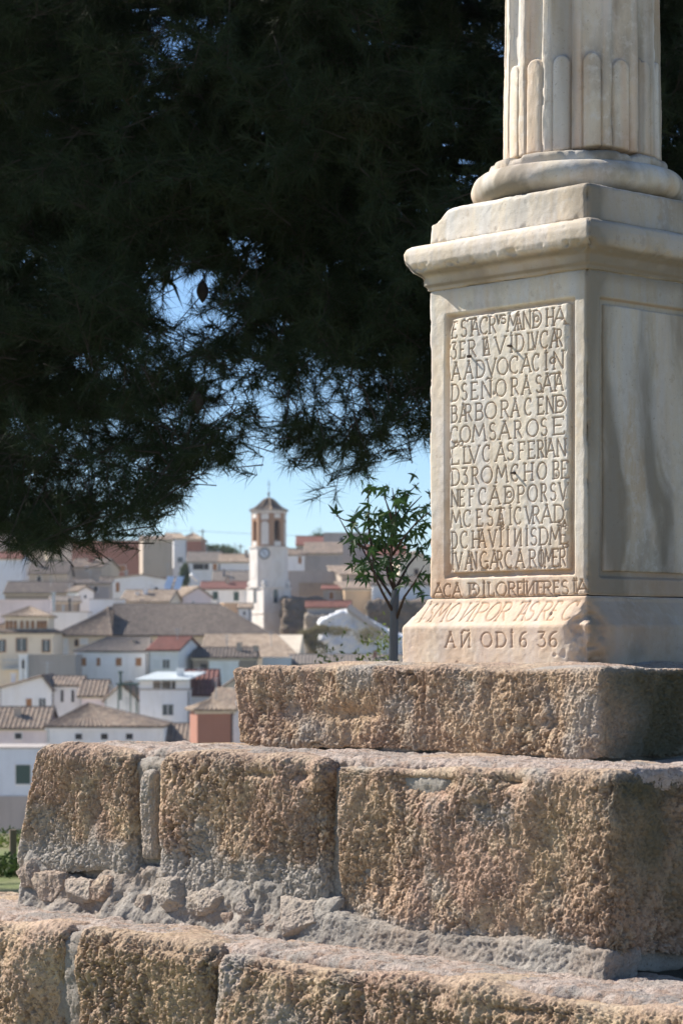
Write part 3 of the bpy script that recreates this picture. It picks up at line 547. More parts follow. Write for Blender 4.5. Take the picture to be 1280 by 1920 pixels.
# hanging tips along the lower rim and round the clearings
rim = []
for k in range(520):
    if k % 4: px = rng.uniform(-30, 830); py = np.interp(px, bx, by)-rng.uniform(0, 85)
    else:
        g_ = gaps[rng.integers(len(gaps))]; a_ = rng.uniform(0, 6.28); px = g_[0]+g_[2]*1.25*math.cos(a_); py = g_[1]+g_[3]*1.25*math.sin(a_)
    c_ = np.array(at(px, py, rng.uniform(10.6, 11.8)))-PO; d_ = np.array([rng.uniform(-.9, .5), rng.uniform(-.5, .3), rng.uniform(-.9, .35)]); d_ /= np.linalg.norm(d_)
    if rng.uniform() < .8 and not keepp((c_+PO)[None], -15)[0]: continue
    st = c_-d_*rng.uniform(.10, .22)+np.array([0, 0, .05]); tws.tube([tuple(st), tuple(c_)], [.0030, .0018], 4)
    for m_ in range(2): tufts.append(c_-d_*.035*m_); tdir.append(d_)
front_n = len(tufts)
T1 = needles(np.array(tufts), np.array(tdir), 32, .095, .0034, .62)
tufts = []; tdir = []
spawn(1000, (-2.4, 2.4), (12.2, 14.5), (.4, 4.4), 12, soft=80)
T2 = needles(np.array(tufts), np.array(tdir), 30, .095, .0052, .65)
tufts = []; tdir = []
spawn(900, (-2.6, 2.6), (12.8, 15.5), (1.0, 4.8), 12, soft=210)
T2b = needles(np.array(tufts), np.array(tdir), 16, .15, .020, .8)
tufts = []; tdir = []
spawn(420, (-4.6, 3.6), (10.8, 15.0), (3.2, 7.4), 9, False, .7)  # out-of-view boughs added to cast shadow on the visible crown
spawn(150, (-4.8, -2.4), (11.2, 15.0), (1.2, 5.0), 9, False, .7)  # unseen left boughs added to keep crown and sapling shaded
T3 = needles(np.array(tufts), np.array(tdir), 14, .16, .014, .8)
V = np.concatenate([T1, T2, T2b, T3]); F = np.arange(len(V)).reshape(-1, 3)
tag(link('crown', np_mesh('crown', V, F), M['needle'], pine), kind='stuff')
tws.build('twigs', M['bark'], pine)['kind'] = 'stuff'
def cone(px, py, d):
    p = np.array(at(px, py, d))-PO; mb = MB()
    mb.tube([tuple(p+np.array([0,0,.05-.1*t])) for t in np.linspace(0, 1, 7)], [.006,.018,.026,.028,.024,.014,.003], 8); mb.tube([tuple(p+np.array([0,0,.05])), tuple(p+np.array([.03,0,.12]))], .003, 4)
    mb.build('pine_cone', M['bark'], pine, True)
for c in [(380,547,11.2),(370,755,10.9),(512,668,11.5),(560,520,11.6)]: cone(*c)
# sapling with star leaves, each leaf an object sharing one of three meshes
sap = tag(empty('sapling', tuple(at(736, 1225, 9.4))[:2]+(-1.2,)), 'young tree with grey stem and dark green star shaped leaves beside the pedestal', 'tree')
SO = np.array(sap.location); q = lambda px, py, d=9.4: tuple(np.array(at(px, py, d))-SO)
mb = MB(); mb.tube([(0.01,0,-.02), q(737,1240), q(738,1180), q(739,1140), q(741,1108), q(742,1102)], [.021,.018,.0165,.0155,.015,.011], 10); mb.build('trunk', M['sapbark'], sap, True)
brs = [[(741,1112,0),(727,1080,.03),(722,1040,.05),(715,1000,.1),(700,960,.1)],[(741,1108,0),(733,1060,0),(735,1010,-.05),(742,960,-.08),(735,915,-.1)],[(741,1110,0),(731,1050,.05),(737,980,.05),(760,930,.1),(785,905,.1)],[(738,1150,0),(716,1110,-.05),(702,1080,-.08),(690,1035,-.1),(665,980,-.1)],[(739,1125,0),(718,1095,.1),(700,1070,.12),(675,1020,.18),(650,990,.2)],[(741,1165,0),(757,1120,-.05),(775,1095,-.1),(795,1060,-.1)],[(735,1040,0),(755,1010,-.1),(780,980,-.15),(805,960,-.2)],[(702,1060,-.05),(692,1000,.05),(690,940,.05),(692,905,0)],[(722,1030,0),(745,985,.1),(770,950,.2),(790,930,.25)],[(742,1000,-.05),(730,960,-.2),(720,930,-.25)],[(690,1030,-.1),(660,1015,-.12),(635,970,-.1)],[(741,1105,0),(765,1060,.15),(790,1030,.2),(810,1010,.2)]]
mb = MB(); lp = []
for b in brs:
    pts = [q(x, y, 9.4+dd) for x, y, dd in b]; mb.tube(pts, [.0065*(1-.75*i/(len(pts)-1)) for i in range(len(pts))], 5)
    for i in range(len(pts)-1):
        for t in np.linspace(0, 1, 5)[:-1]:
            if i > 0 or t > .8: lp.append(np.array(pts[i])*(1-t)+np.array(pts[i+1])*t)
    lp.append(np.array(pts[-1]))
def starleaf(name, nl, bend):
    vs_ = [(0, 0, 0)]; n = nl*2
    angs = [(-100, .42), (-48, .85), (0, 1.0), (48, .85), (100, .42)] if nl == 5 else [(-70,.7),(0,1.0),(70,.7)]
    ring = [(-.02, -.03)]
    for i, (a, r_) in enumerate(angs):
        ring.append((r_*.45*math.sin(R(a-17)), r_*.45*math.cos(R(a-17)))); ring.append((r_*math.sin(R(a)), r_*math.cos(R(a)))); ring.append((r_*.45*math.sin(R(a+17)), r_*.45*math.cos(R(a+17))))
        if i < len(angs)-1: am = (a+angs[i+1][0])/2; ring.append((.26*math.sin(R(am)), .26*math.cos(R(am))))
    ring.append((.02, -.03))
    for x, y in ring: vs_.append((x, y, -bend*(x*x+y*y)+.12*abs(x)))
    fs = [(0, i+1, i) for i in range(1, len(ring))]
    return vs_, fs
lmesh = []
for nl, be in ((5, .35), (5, .6), (3, .2)):
    v_, f_ = starleaf('leaf', nl, be); b2 = MB(); b2.add(v_, f_); b2.add([(-.012,-.03,0),(.012,-.03,0),(.006,-.55,.1),(-.006,-.55,.1)], [(0,1,2,3)]); me = b2.mesh('leaf'); me.materials.append(M['leaf']); lmesh.append(me)
cnt = 0
for k in range(297):
    p = lp[rng.integers(len(lp))]+rng.normal(size=3)*np.array([.055,.06,.042])
    px = 640+FP*(p[0]+SO[0])/(p[1]+SO[1]); py = HY-FP*(p[2]+SO[2]-EYE)/(p[1]+SO[1])
    if (py > 1085 and px < 745) or px < 645+max(0, 960-py)*.5 or rng.uniform() < .08: continue
    o = link('leaf', lmesh[k % 3], None, sap); o.location = tuple(p); s = rng.uniform(.037, .056); o.scale = (s, s, s)
    o.rotation_euler = (rng.uniform(-2.6, -.6), rng.uniform(-.9, .9), rng.uniform(0, 6.28)); cnt += 1
lf = link('leaf', lmesh[0], None, sap); lf.location = q(628, 963, 9.3); lf.scale = (.055,)*3; lf.rotation_euler = (R(75), R(20), R(20))
mb.tube([q(665,980,9.3), q(645,975,9.3), q(630,967,9.3)], .002, 4); mb.build('branches', M['twig'], sap, True)
# leafy shrubs: stems plus many leaf faces
def blob_leaves(n, c, r, size, seed, flat=1.0, clump=.35):
    g = np.random.default_rng(seed); nc = max(4, n//40)
    cc = g.normal(size=(nc, 3)); cc /= np.linalg.norm(cc, axis=1, keepdims=True); cc *= g.uniform(.25, 1, (nc, 1))**.5
    p = cc[g.integers(nc, size=n)]+g.normal(size=(n, 3))*clump*.6; p = p*np.array(r)+np.array(c)
    a = g.normal(size=(n, 3)); a /= np.linalg.norm(a, axis=1, keepdims=True); b = np.cross(a, g.normal(size=(n, 3))); b /= np.linalg.norm(b, axis=1, keepdims=True)
    s = size*g.uniform(.6, 1.3, (n, 1))
    V = np.stack([p-a*s, p+b*s*.35, p+a*s, p-b*s*.35], 1).reshape(-1, 3); return V, np.arange(4*n).reshape(-1, 4)
def shrub(name, label, loc, r, n, size, seed, m='shrubdark', cat='shrub', group=None, trunk_h=0):
    e = tag(empty(name, loc), label, cat, group); V, F = blob_leaves(n, (0, 0, r[2]*.9+trunk_h), r, size, seed)
    o = link('foliage', np_mesh('foliage', V, F), M[m], e); o['kind'] = 'stuff'
    mb = MB(); g = random.Random(seed)
    for k in range(7): a = g.uniform(0, 6.28); mb.tube([(0,0,-.1*r[2]), (r[0]*.25*math.cos(a), r[1]*.25*math.sin(a), (r[2]+trunk_h)*.7), (r[0]*.7*math.cos(a), r[1]*.7*math.sin(a), trunk_h+r[2]*1.5)], [.03*r[2], .02*r[2], .008*r[2]], 5)
    mb.build('stems', M['twig'], e); return e
for i, (px, py, hh, lab) in enumerate([(612,1232,.10,'small fresh green shrub tip showing over the top step, leftmost of the row'),(655,1234,.07,'low yellow green shrub tip beyond the top step, second from the left'),(682,1228,.12,'yellow green shrub beyond the top step, third from the left'),(708,1220,.20,'tallest fresh green shrub just left of the grey sapling stem'),(722,1232,.12,'small green shrub touching the grey sapling stem over the top step')]):
    p = at(px, py+4, 13.5+.3*i); shrub('leafy_shrub', lab, (p.x, p.y, -1.2), (.07+hh*.35, .09, (p.z+1.2)/1.85), 1500, .019, 30+i, 'shrub')
p = at(22, 1590, 15.5); shrub('leafy_shrub', 'yellow green garden bush behind the left end of the stone steps', (p.x-.1, 16.2, -1.26), (.35,.3,.055), 1200, .018, 41, 'shrub')
p = at(10, 1640, 14.2); shrub('leafy_shrub', 'low dark green plants at the left edge in front of the lawn', (p.x-.05, 13.9, -1.2), (.42,.22,.06), 2200, .02, 42, 'shrubdark')
shrub('leafy_shrub', 'dark green hedge plant near the left edge below the white building', (-2.25, 17.0, -1.26), (.5,.3,.05), 1400, .018, 43, 'shrubdark')
mb = MB(); p = at(25, 1600, 15.0); mb.tube([(p.x, p.y, -1.25), (p.x, p.y, -1.02)], .022, 8); tag(mb.build('garden_post', M['wood'], None), 'short pale wooden garden post at the left edge of the lawn', 'post')
# ---------------------------------------------------------------- town
def ribbed(mb, a, b, c, d, pitch=.42, amp=.09, th=.14):
    """roof plane a(eave left) b(eave right) c(ridge right) d(ridge left) with rounded tile rows running down the slope"""
    a, b, c, d = [Vector(p) for p in (a, b, c, d)]; w_ = max((b-a).length, (c-d).length); n = max(2, int(w_/pitch)); nn = (b-a).cross(d-a)
    if nn.length < 1e-6: nn = (c-b).cross(d-b)
    nn.normalize()
    if nn.z < 0: nn = -nn
    S = 4; top = []
    for k in range(n*S+1):
        t = k/(n*S); h = amp*abs(math.sin(math.pi*k/S)) if k % S else 0
        top.append((a.lerp(b, t)+nn*h, d.lerp(c, t)+nn*h))
    b0 = len(mb.v); mb.v += [tuple(p) for q_ in top for p in q_]
    for k in range(n*S): mb.f.append((b0+2*k, b0+2*k+2, b0+2*k+3, b0+2*k+1))
    u = -nn*th-nn*.004; e = -nn*.004
    A = [p+e for p in (a, b, c, d)]+[p+u for p in (a, b, c, d)]
    mb.add(A, [(0,1,2,3),(7,6,5,4),(0,4,5,1),(1,5,6,2),(2,6,7,3),(3,7,4,0)])
def town(name, label, x0, x1, ye, yb, d, dep, yaw=0, roof='gx', ry=None, wm='white', rm='tile', wins=(), cat='house', ext=5, ov=.3, rf=.5, chims=(), group=None, hipL=0, hipR=0, sidewm=None, antenna=None):
    A = at(x0, yb, d); psi = R(yaw); c, s = math.cos(psi), math.sin(psi); p1 = (x1-640)/FP
    w_ = (p1*A.y-A.x)/(c-p1*s); h = (yb-ye)*d/FP
    e = tag(empty(name, tuple(A), psi), label, cat, group)
    yr = dep*.5
    rise = 0
    if ry is not None:
        yy = d+(yr if roof in ('gx', 'hip') else (dep if roof == 'shed' else 0)); rise = EYE+(HY-ry)/FP*yy-A.z-h
    rb = MB(); wl = MB()
    if roof == 'gx':
        wl.box(0, w_, 0, dep, -ext, h)
        wl.add([(0,0,h),(0,yr,h+rise),(0,dep,h),(w_,0,h),(w_,yr,h+rise),(w_,dep,h)], [(0,2,1),(3,4,5),(0,1,4,3),(1,2,5,4)])
        k = ov*rise/yr
        ribbed(rb, (-ov,-ov,h-k+.1), (w_+ov,-ov,h-k+.1), (w_+ov-hipR,yr,h+rise+.1), (-ov+hipL,yr,h+rise+.1)); ribbed(rb, (w_+ov,dep+ov,h-k+.1), (-ov,dep+ov,h-k+.1), (-ov+hipL,yr,h+rise+.1), (w_+ov-hipR,yr,h+rise+.1))
        rb.tube([(-ov+hipL,yr,h+rise+.12),(w_+ov-hipR,yr,h+rise+.12)], .12, 6)
    elif roof == 'gy':
        wl.prism([(0,-ext),(w_,-ext),(w_,h),(w_*rf,h+rise),(0,h)], 0, dep)
        k1 = ov*rise/(w_*rf); k2 = ov*rise/(w_*(1-rf))
        ribbed(rb, (-ov,dep+ov,h-k1+.1), (-ov,-ov,h-k1+.1), (w_*rf,-ov,h+rise+.1), (w_*rf,dep+ov,h+rise+.1)); ribbed(rb, (w_+ov,-ov,h-k2+.1), (w_+ov,dep+ov,h-k2+.1), (w_*rf,dep+ov,h+rise+.1), (w_*rf,-ov,h+rise+.1))
        rb.tube([(w_*rf,-ov,h+rise+.12),(w_*rf,dep+ov,h+rise+.12)], .12, 6)
    elif roof == 'hip':
        wl.box(0, w_, 0, dep, -ext, h); k = min(yr, w_*.5)*.98; hl = hipL or k; hr = hipR or k; z1 = h+rise+.1; z0 = h+.06; o = ov
        a1, a2, a3, a4 = (-o,-o,z0), (w_+o,-o,z0), (w_+o,dep+o,z0), (-o,dep+o,z0); r1, r2 = (hl,yr,z1), (w_-hr,yr,z1)
        ribbed(rb, a1, a2, r2, r1); ribbed(rb, a3, a4, r1, r2); ribbed(rb, a4, a1, r1, r1); ribbed(rb, a2, a3, r2, r2)
        for u_, v_ in ((a1, r1), (a4, r1), (a2, r2), (a3, r2), (r1, r2)): rb.tube([u_, v_], .11, 5)
    elif roof == 'shed':
        wl.prism([(0,-ext),(dep,-ext),(dep,h+rise),(0,h)], 0, -w_) if False else wl.box(0, w_, 0, dep, -ext, h)
        wl.add([(0,0,h),(0,dep,h+rise),(0,dep,h),(w_,0,h),(w_,dep,h+rise),(w_,dep,h)], [(0,2,1),(3,4,5),(1,2,5,4)])
        ribbed(rb, (-ov,-ov,h+.08-ov*rise/dep), (w_+ov,-ov,h+.08-ov*rise/dep), (w_+ov,dep,h+rise+.1), (-ov,dep,h+rise+.1))
    else:
        wl.box(0, w_, 0, dep, -ext, h); rb.box(-.08, w_+.08, -.08, dep+.08, h+.002, h+.14)
    wl.build('wall', M[wm], e)
    rb.build('roof', M[rm], e)
    if roof not in ('flat',):                        # a thin fascia or gutter line under the front eave
        if roof in ('gx', 'hip', 'shed'): MB().box(-ov*.6, w_+ov*.6, -.12, -.004, h-.28, h-.1).build('eave_band', M['cream' if wm != 'white' else 'white'], e)
    for wn in wins:
        px, py, ww, hh, kind = wn[:5]; side = len(wn) > 5
        p = (px-640)/FP
        if side: t = (A.x-p*A.y)/(p*c+s); dd = A.y+t*c      # left wall: point (0,t)
        else: t = (p*A.y-A.x)/(c-p*s); dd = A.y+t*s
        zc = EYE+(HY-py)/FP*dd-A.z; hw = ww*.5*dd/FP/max(.2, (abs(s) if side else c)); hv = hh*.5*dd/FP
        arch = kind.endswith('_arch'); kk = kind.replace('_arch', '')
        mm = {'dark':'dark','brown':'shutb','green':'shutg','white':'shutw','glass':'glass','lime':'limewhite'}[kk]
        def pl(mb_, x_0, x_1, y_0, y_1, z_0, z_1): 
            return mb_.box(*( (y_0, y_1, x_0, x_1) if side else (x_0, x_1, y_0, y_1) ), z_0, z_1)
        fb = MB(); f = .07
        pl(fb, t-hw-f, t-hw, -.07, -.003, zc-hv-f, zc+hv+f); pl(fb, t+hw, t+hw+f, -.07, -.003, zc-hv-f, zc+hv+f); pl(fb, t-hw, t+hw, -.07, -.003, zc+hv, zc+hv+f); pl(fb, t-hw-f*.5, t+hw+f*.5, -.12, -.003, zc-hv-f*1.2, zc-hv)
        fo = fb.build('window', M['shutb'] if (wm == 'cream' and kk != 'white') else M['white' if wm != 'rubble' else 'rubble'], e)
        pb = MB(); pl(pb, t-hw, t+hw, -.03, -.004, zc-hv, zc+hv)
        if arch: pb.tube([((-.03 if side else t), (t if side else -.03), zc+hv), ((-.004 if side else t), (t if side else -.004), zc+hv)], hw, 14)
        if kk == 'glass' : pl(MB(), 0, 1, 0, 1, 0, 1); gb = MB(); pl(gb, t-.03, t+.03, -.05, -.03, zc-hv, zc+hv); gb.build('mullion', M['white'], fo)
        pb.build('pane' if kk in ('dark', 'glass') else 'shutter', M[mm], fo)
    for (cx, cy, cw, ch, cm) in chims:               # px, top py, width px, height px, material
        p = (cx-640)/FP; t = (p*A.y-A.x)/(c-p*s); zt = EYE+(HY-cy)/FP*(d+1)-A.z; cw_ = cw*d/FP; chh = ch*d/FP; yy = yr*.55 if roof != 'gy' else 1.2
        mb = MB()
        if cm in ('metal', 'darkmetal'): mb.tube([(t,yy,zt-chh-.6),(t,yy,zt-.1)], cw_*.5, 8); mb.tube([(t,yy,zt-.12),(t,yy,zt)], cw_*.85, 8)
        else: mb.box(t-cw_/2, t+cw_/2, yy, yy+cw_, zt-chh-.6, zt-.12); mb.box(t-cw_/2-.1, t+cw_/2+.1, yy-.1, yy+cw_+.1, zt-.12, zt)
        mb.build('chimney', M[cm], e)
    if antenna:
        p = (antenna[0]-640)/FP; t = (p*A.y-A.x)/(c-p*s); zt = EYE+(HY-antenna[1])/FP*d-A.z; mb = MB(); mb.tube([(t,yr,h*.5),(t,yr,zt)], .05, 5); mb.tube([(t-.6,yr,zt-.2),(t+.6,yr,zt-.2)], .03, 4); mb.tube([(t-.4,yr,zt-.6),(t+.4,yr,zt-.6)], .03, 4); mb.build('antenna', M['metal'], e)
    e['w'] = w_; e['h'] = h
    return e
# --- nearest row
town('white_building', 'pale blue white building at the left edge with a dark green paned window', -60, 76, 1404, 1530, 212, 8, 0, 'flat', wm='blue', rm='grey', wins=[(44,1452,28,36,'green')], cat='building', ext=8)
MB().box(-5, 6.4, -.08, -.004, -3.0, 1.7).build('plinth_band', M['grey'], [o for o in col.objects if o.name == 'white_building'][0])
town('farmhouse', 'long pink walled house at the left edge under an old tiled roof', -70, 88, 1365, 1410, 232, 9, 0, 'gx', 1328, 'pink', 'tile', [(35,1380,13,11,'dark')], ext=8)
town('farmhouse', 'long white house with three small dark square windows and broad hipped tile roof', 88.6, 303, 1363, 1410, 231, 11, 0, 'hip', 1321, 'white', 'tile', [(148,1381,13,11,'dark'),(196,1381,13,11,'dark'),(243,1381,13,11,'dark')], ext=8, hipL=3.2, hipR=7.2)
town('low_house', 'low cream outbuilding with patched tile roof left of the brick house', 306, 354, 1391, 1412, 236, 8, 0, 'gx', 1359, 'cream', 'tile', [(327,1398,5,8,'dark'),(350,1398,5,8,'dark')], ext=8)
town('brick_house', 'red brick house with pale ribbed tile roof beside the left end of the top step', 370, 437, 1332, 1412, 214, 4.2, 12, 'hip', 1314, 'brick', 'tiletan', [], ext=8, ov=.35)
town('white_gable_house', 'bright white gabled house partly hidden behind the left end of the top step', 436, 486, 1338, 1420, 222, 9, 20, 'gy', 1296, 'white', 'tile', [(447,1318,5,7,'dark')], ext=8, rf=.55)
# --- second row
town('gabled_house', 'low white gabled house with brown door above the pink walled house', 0, 97, 1290, 1332, 255, 9, 0, 'gy', 1268, 'white', 'tile', [(55,1318,11,16,'brown'),(80,1317,12,15,'glass')], ext=6, rf=.83, chims=[(22,1262,8,18,'white'),(41,1256,3,20,'metal')], antenna=(80,1240))
town('gabled_house', 'white house with two tall narrow windows behind the long hipped farmhouse', 97.5, 149, 1286, 1332, 256, 9, 0, 'gx', 1270, 'white', 'tile', [(117,1305,5,22,'dark'),(137,1305,5,22,'dark')], ext=6)
town('low_house', 'pinkish low house with speckled tile roof left of the metal flue', 150, 196, 1305, 1335, 253, 8, 0, 'gx', 1277, 'pink', 'tile', [], ext=6)
town('gabled_house', 'plain white gable wall with metal flue in front, left of the terrace house', 196.5, 259, 1312, 1352, 250, 12, 0, 'gy', 1283, 'white', 'tile', [(217,1293,2.5,2.5,'dark'),(235,1293,2.5,2.5,'dark')], ext=6, chims=[(207,1283,5,46,'metal')])
th = town('terrace_house', 'white house with a roofed open terrace and one two pane window below it', 262, 356, 1294, 1370, 246, 8, 0, 'flat', wm='white', rm='grey', wins=[(315,1331,20,20,'glass')], ext=7)
W_ = th['w']; H_ = th['h']; u = 246/FP
mb = MB(); mb.box(.02, 1.3, 0, .3, H_+.15, H_+1.0); mb.box(W_-1.4, W_, 0, .3, H_+.15, H_+1.0); [mb.tube([(x_, .15, H_+.14), (x_, .15, H_+1.0)], .06, 6) for x_ in (2.1, 3.1)]; mb.build('terrace_post', M['white'], th)
mb = MB(); mb.box(1.3, W_-1.4, .1, .16, H_+.55, H_+.62); [mb.tube([(x_, .13, H_+.14), (x_, .13, H_+.55)], .025, 4) for x_ in np.arange(1.4, W_-1.4, .22)]; mb.build('railing', M['darkmetal'], th)
mb = MB(); mb.box(.1, W_-.1, 3.5, 3.7, H_+.15, H_+1.0); mb.build('terrace_wall', M['tan'], th)
mb = MB(); ribbed(mb, (-.6,-.5,H_+1.02), (W_-.2,-.5,H_+1.02), (W_+1.3,6,H_+1.75), (1.2,6,H_+1.75), .6, .04, .1); mb.build('terrace_roof', M['sheet'], th)
mb = MB(); mb.box(-2.4, -.3, 1, 4.5, H_+.5, H_+.66); [mb.tube([(x_, 1.2, -1), (x_, 1.2, H_+.5)], .07, 6) for x_ in (-2.2, -1.0, -.4)]; mb.tube([(-2.0,1.5,H_-1),(-2.0,1.5,H_+1.7)], .12, 8); mb.tube([(-2.0,1.5,H_+1.65),(-2.0,1.5,H_+1.85)], .25, 8); mb.build('pergola', M['shutg'], th)
town('maroon_roofed_house', 'white house under a dark maroon roof, right of the terrace house', 345, 402, 1302, 1372, 249, 9, 0, 'gx', 1258, 'white', 'maroon', [], ext=7, ov=.35)
town('gabled_house', 'cream gabled end wall between the maroon roof and the stone steps', 403, 470, 1300, 1372, 247, 10, 0, 'gy', 1270, 'cream', 'tile', [], ext=7, rf=.6)
# --- third row
town('shuttered_house', 'long white house with four orange brown shuttered windows in a row', 143, 277, 1222, 1280, 292, 8, 0, 'hip', 1197, 'white', 'tilegrey', [(157,1241,10,15,'brown'),(185,1241,7,15,'brown'),(223,1241,11,15,'brown'),(260,1241,11,15,'brown')], ext=6, hipL=3.2, hipR=.05)
town('red_roofed_house', 'white house with bright red roof and paired windows beside the shuttered house', 278, 334, 1219, 1275, 289, 8, -17, 'gx', 1196, 'white', 'tilered', [(294,1245,13,16,'white'),(312,1245,13,16,'glass')], ext=6, hipL=0)
mb = town('block_wall_shed', 'grey cement block wall with white end left of the shuttered house', 52, 142, 1229, 1282, 285, 7, 0, 'flat', wm='grey', rm='grey', ext=6, cat='shed')
town('white_arch_wall', 'small white wall end with an arched opening beside the grey block wall', 36, 51.5, 1229, 1282, 284, 3, 0, 'flat', wm='limewhite', rm='white', wins=[(44,1246,5,16,'dark_arch')], ext=5, cat='wall')
ms = town('mansion', 'cream mansion with a rooftop gallery of small arched windows at the left edge', -40, 100, 1187, 1240, 305, 11, 0, 'hip', 1160, 'cream', 'tile', [(4,1211,14,22,'glass'),(41,1209,19,24,'glass'),(87,1211,14,22,'glass')], ext=6)
W_ = ms['w']; sc = 305/FP; g0 = 48*sc; g1 = 130*sc; zb = ms['h']
mb = MB(); mb.box(g0, g1, .8, 7, zb-1, zb+(1187-1156)*sc); mb.build('gallery', M['cream'], ms)
for px in (12.5,20,28,40,50.5,60.5,71,77.5,84):
    x_ = (px+40)*sc; mb = MB(); mb.box(x_-.19, x_+.19, .74, .797, zb+.55, zb+1.35); mb.tube([(x_,.74,zb+1.35),(x_,.797,zb+1.35)], .19, 10); mb.build('arched_window', M['shutb'], ms)
mb = MB(); zt = zb+(1187-1155)*sc; o = .35; zz = zb+(1187-1136)*sc
cxm = (g0+g1)/2; b1, b2, b3, b4 = (g0-o,.8-o,zt), (g1+o,.8-o,zt), (g1+o,7.4,zt), (g0-o,7.4,zt); ap = (cxm, 4, zz)
ribbed(mb, b1, b2, ap, ap); ribbed(mb, b2, b3, ap, ap); ribbed(mb, b3, b4, ap, ap); ribbed(mb, b4, b1, ap, ap); mb.build('gallery_roof', M['tiletan'], ms)
mb = MB(); [mb.tube([(x_, -1.2, -.9), (x_, -1.2, .15)], .04, 4) for x_ in np.arange(48*sc, 115*sc, .3)]; mb.box(48*sc, 115*sc, -1.25, -1.15, .15, .25); mb.box(48*sc, 115*sc, -1.4, -.01, -1.0, -.85); mb.build('balcony', M['metal'], ms)
hl = town('church_hall', 'large hall with long dark slate coloured hipped roof in front of the church tower', 200, 500, 1192, 1232, 318, 17, 3, 'hip', 1134, 'cream', 'tiledark', [], ext=6, hipL=.6, hipR=6.0, ov=.8, cat='hall')
town('hall_wing', 'cream wing of the hall with white windows and a pointed dark arch', 112, 199, 1192, 1236, 316, 12, 3, 'hip', 1140, 'cream', 'tile', [(121,1202,12,12,'white'),(121,1220,14,18,'white'),(144,1206,6,10,'dark_arch'),(158,1201,13,12,'white')], ext=6, hipL=6.6, hipR=.05, ov=.8, cat='hall')
town('nave_roof_house', 'long low building with pale tan tiled roof below the church tower', 378, 560, 1232, 1250, 306, 14, -3, 'gx', 1190, 'cream', 'tiletan', [], ext=5, hipR=3.5)
town('low_house', 'low old house with dark tile roof and small black opening under the tan roof', 362, 478, 1233, 1262, 290, 8, 0, 'gx', 1216, 'rubble', 'tiledark', [(382,1250,12,10,'dark')], ext=5, chims=[(478,1210,9,20,'tan')])
town('white_wall', 'short white courtyard wall in front of the dark tiled old house', 392, 447, 1241, 1258, 286, .4, 0, 'flat', wm='limewhite', rm='white', cat='wall', ext=3)
town('grey_roof_house', 'low house with broad grey brown roof just above the top stone step', 545, 790, 1246, 1262, 300, 8, 0, 'gx', 1229, 'cream', 'tilegrey', [], ext=5)
town('white_wall', 'small white house wall right of the tan roof just above the top step', 492, 545, 1235, 1262, 297, 5, 0, 'flat', wm='white', rm='white', cat='wall', ext=4)
# --- hill side left of the tower
town('blue_white_house', 'pale house with blue tinted wall at the far left under the pine', -40, 42, 1047, 1108, 420, 9, 0, 'gx', 1036, 'blue', 'tilered', [], ext=5)
town('white_box_house', 'small white flat house at the far left beside the pale blue wall', 43, 68, 1052, 1100, 424, 8, 0, 'flat', wm='white', rm='white', ext=5)
town('old_tiled_house', 'old tan house with dark tiled roof and one square window under the pine', 55, 126, 1076, 1102, 402, 9, 0, 'gx', 1054, 'tan', 'tiledark', [(74,1085,8,10,'dark')], ext=5)
town('old_tiled_house', 'old house with mossy tiled roof and tan gable beside the brick block', 127, 190, 1064, 1098, 412, 9, -14, 'gx', 1049, 'tan', 'tile', [(163,1066,5,8,'dark')], ext=5)
town('ruined_house', 'half ruined rubble house with brown roof above the mansion', 10, 130, 1112, 1130, 372, 10, 0, 'gx', 1092, 'rubble', 'tiledark', [], ext=6)
town('ruined_house', 'patched grey white ruin with a small window right of the rubble house', 131, 205, 1095, 1130, 382, 6, 0, 'shed', 1088, 'grey', 'tiledark', [(180,1104,8,10,'dark')], ext=6)
town('pink_wall', 'long pinkish white garden wall above the mansion roof', -30, 96, 1126, 1150, 345, 1.2, 0, 'flat', wm='pink', rm='pink', cat='wall', ext=5)
town('flue_house', 'low pale house with tall metal flue pipes behind the mansion', 97, 165, 1148, 1172, 340, 5, 0, 'flat', wm='white', rm='grey', cat='house', ext=5, chims=[(99,1110,6,50,'metal'),(117,1134,4,30,'metal'),(129,1122,4,40,'darkmetal')])
town('white_long_house', 'low white gabled house with a brown door under the tall tan wall', 196, 312, 1086, 1128, 395, 8, 0, 'gy', 1078, 'white', 'tile', [(221,1101,7,18,'brown'),(293,1104,6,6,'dark')], ext=6, rf=.62)
town('white_low_wall', 'white wall behind the ridge of the hall roof', 168, 232, 1124, 1150, 345, 3, 0, 'flat', wm='white', rm='grey', cat='wall', ext=4)
town('brick_block', 'wide unfinished red brick block mostly behind the pine branches', 135, 268, 1014, 1078, 452, 10, 0, 'flat', wm='brick', rm='tan', wins=[(214,1066,44,12,'brown')], ext=6, cat='building')
town('tall_tan_house', 'tall blank tan wall house left of the ridge top houses', 268, 324, 1012, 1088, 436, 10, 8, 'gx', 1006, 'tan', 'tile', [], ext=6, chims=[(317,1008,2,24,'darkmetal')])
town('ridge_house', 'white balconied house with pale tan roof on the ridge beside the pole', 326, 350, 1010, 1062, 452, 8, 22, 'gx', 1001, 'white', 'tiletan', [(338,1050,9,10,'glass')], ext=5)
town('ridge_house', 'red walled house with pale hipped roof on top of the ridge', 338, 381, 1012, 1048, 470, 9, 0, 'hip', 1000, 'brick', 'tiletan', [], ext=5)
town('veranda_house', 'white house with a dark open veranda left of the bell tower', 353, 412, 1054, 1086, 418, 8, 0, 'gx', 1036, 'white', 'tilegrey', [(372,1062,20,12,'dark'),(387,1062,9,12,'dark'),(403,1063,8,12,'brown')], ext=5)
town('ribbed_roof_house', 'white house with striped ribbed tile roof touching the bell tower', 413, 474, 1054, 1080, 416, 7, 0, 'gx', 1040, 'white', 'tiletan', [], ext=5)
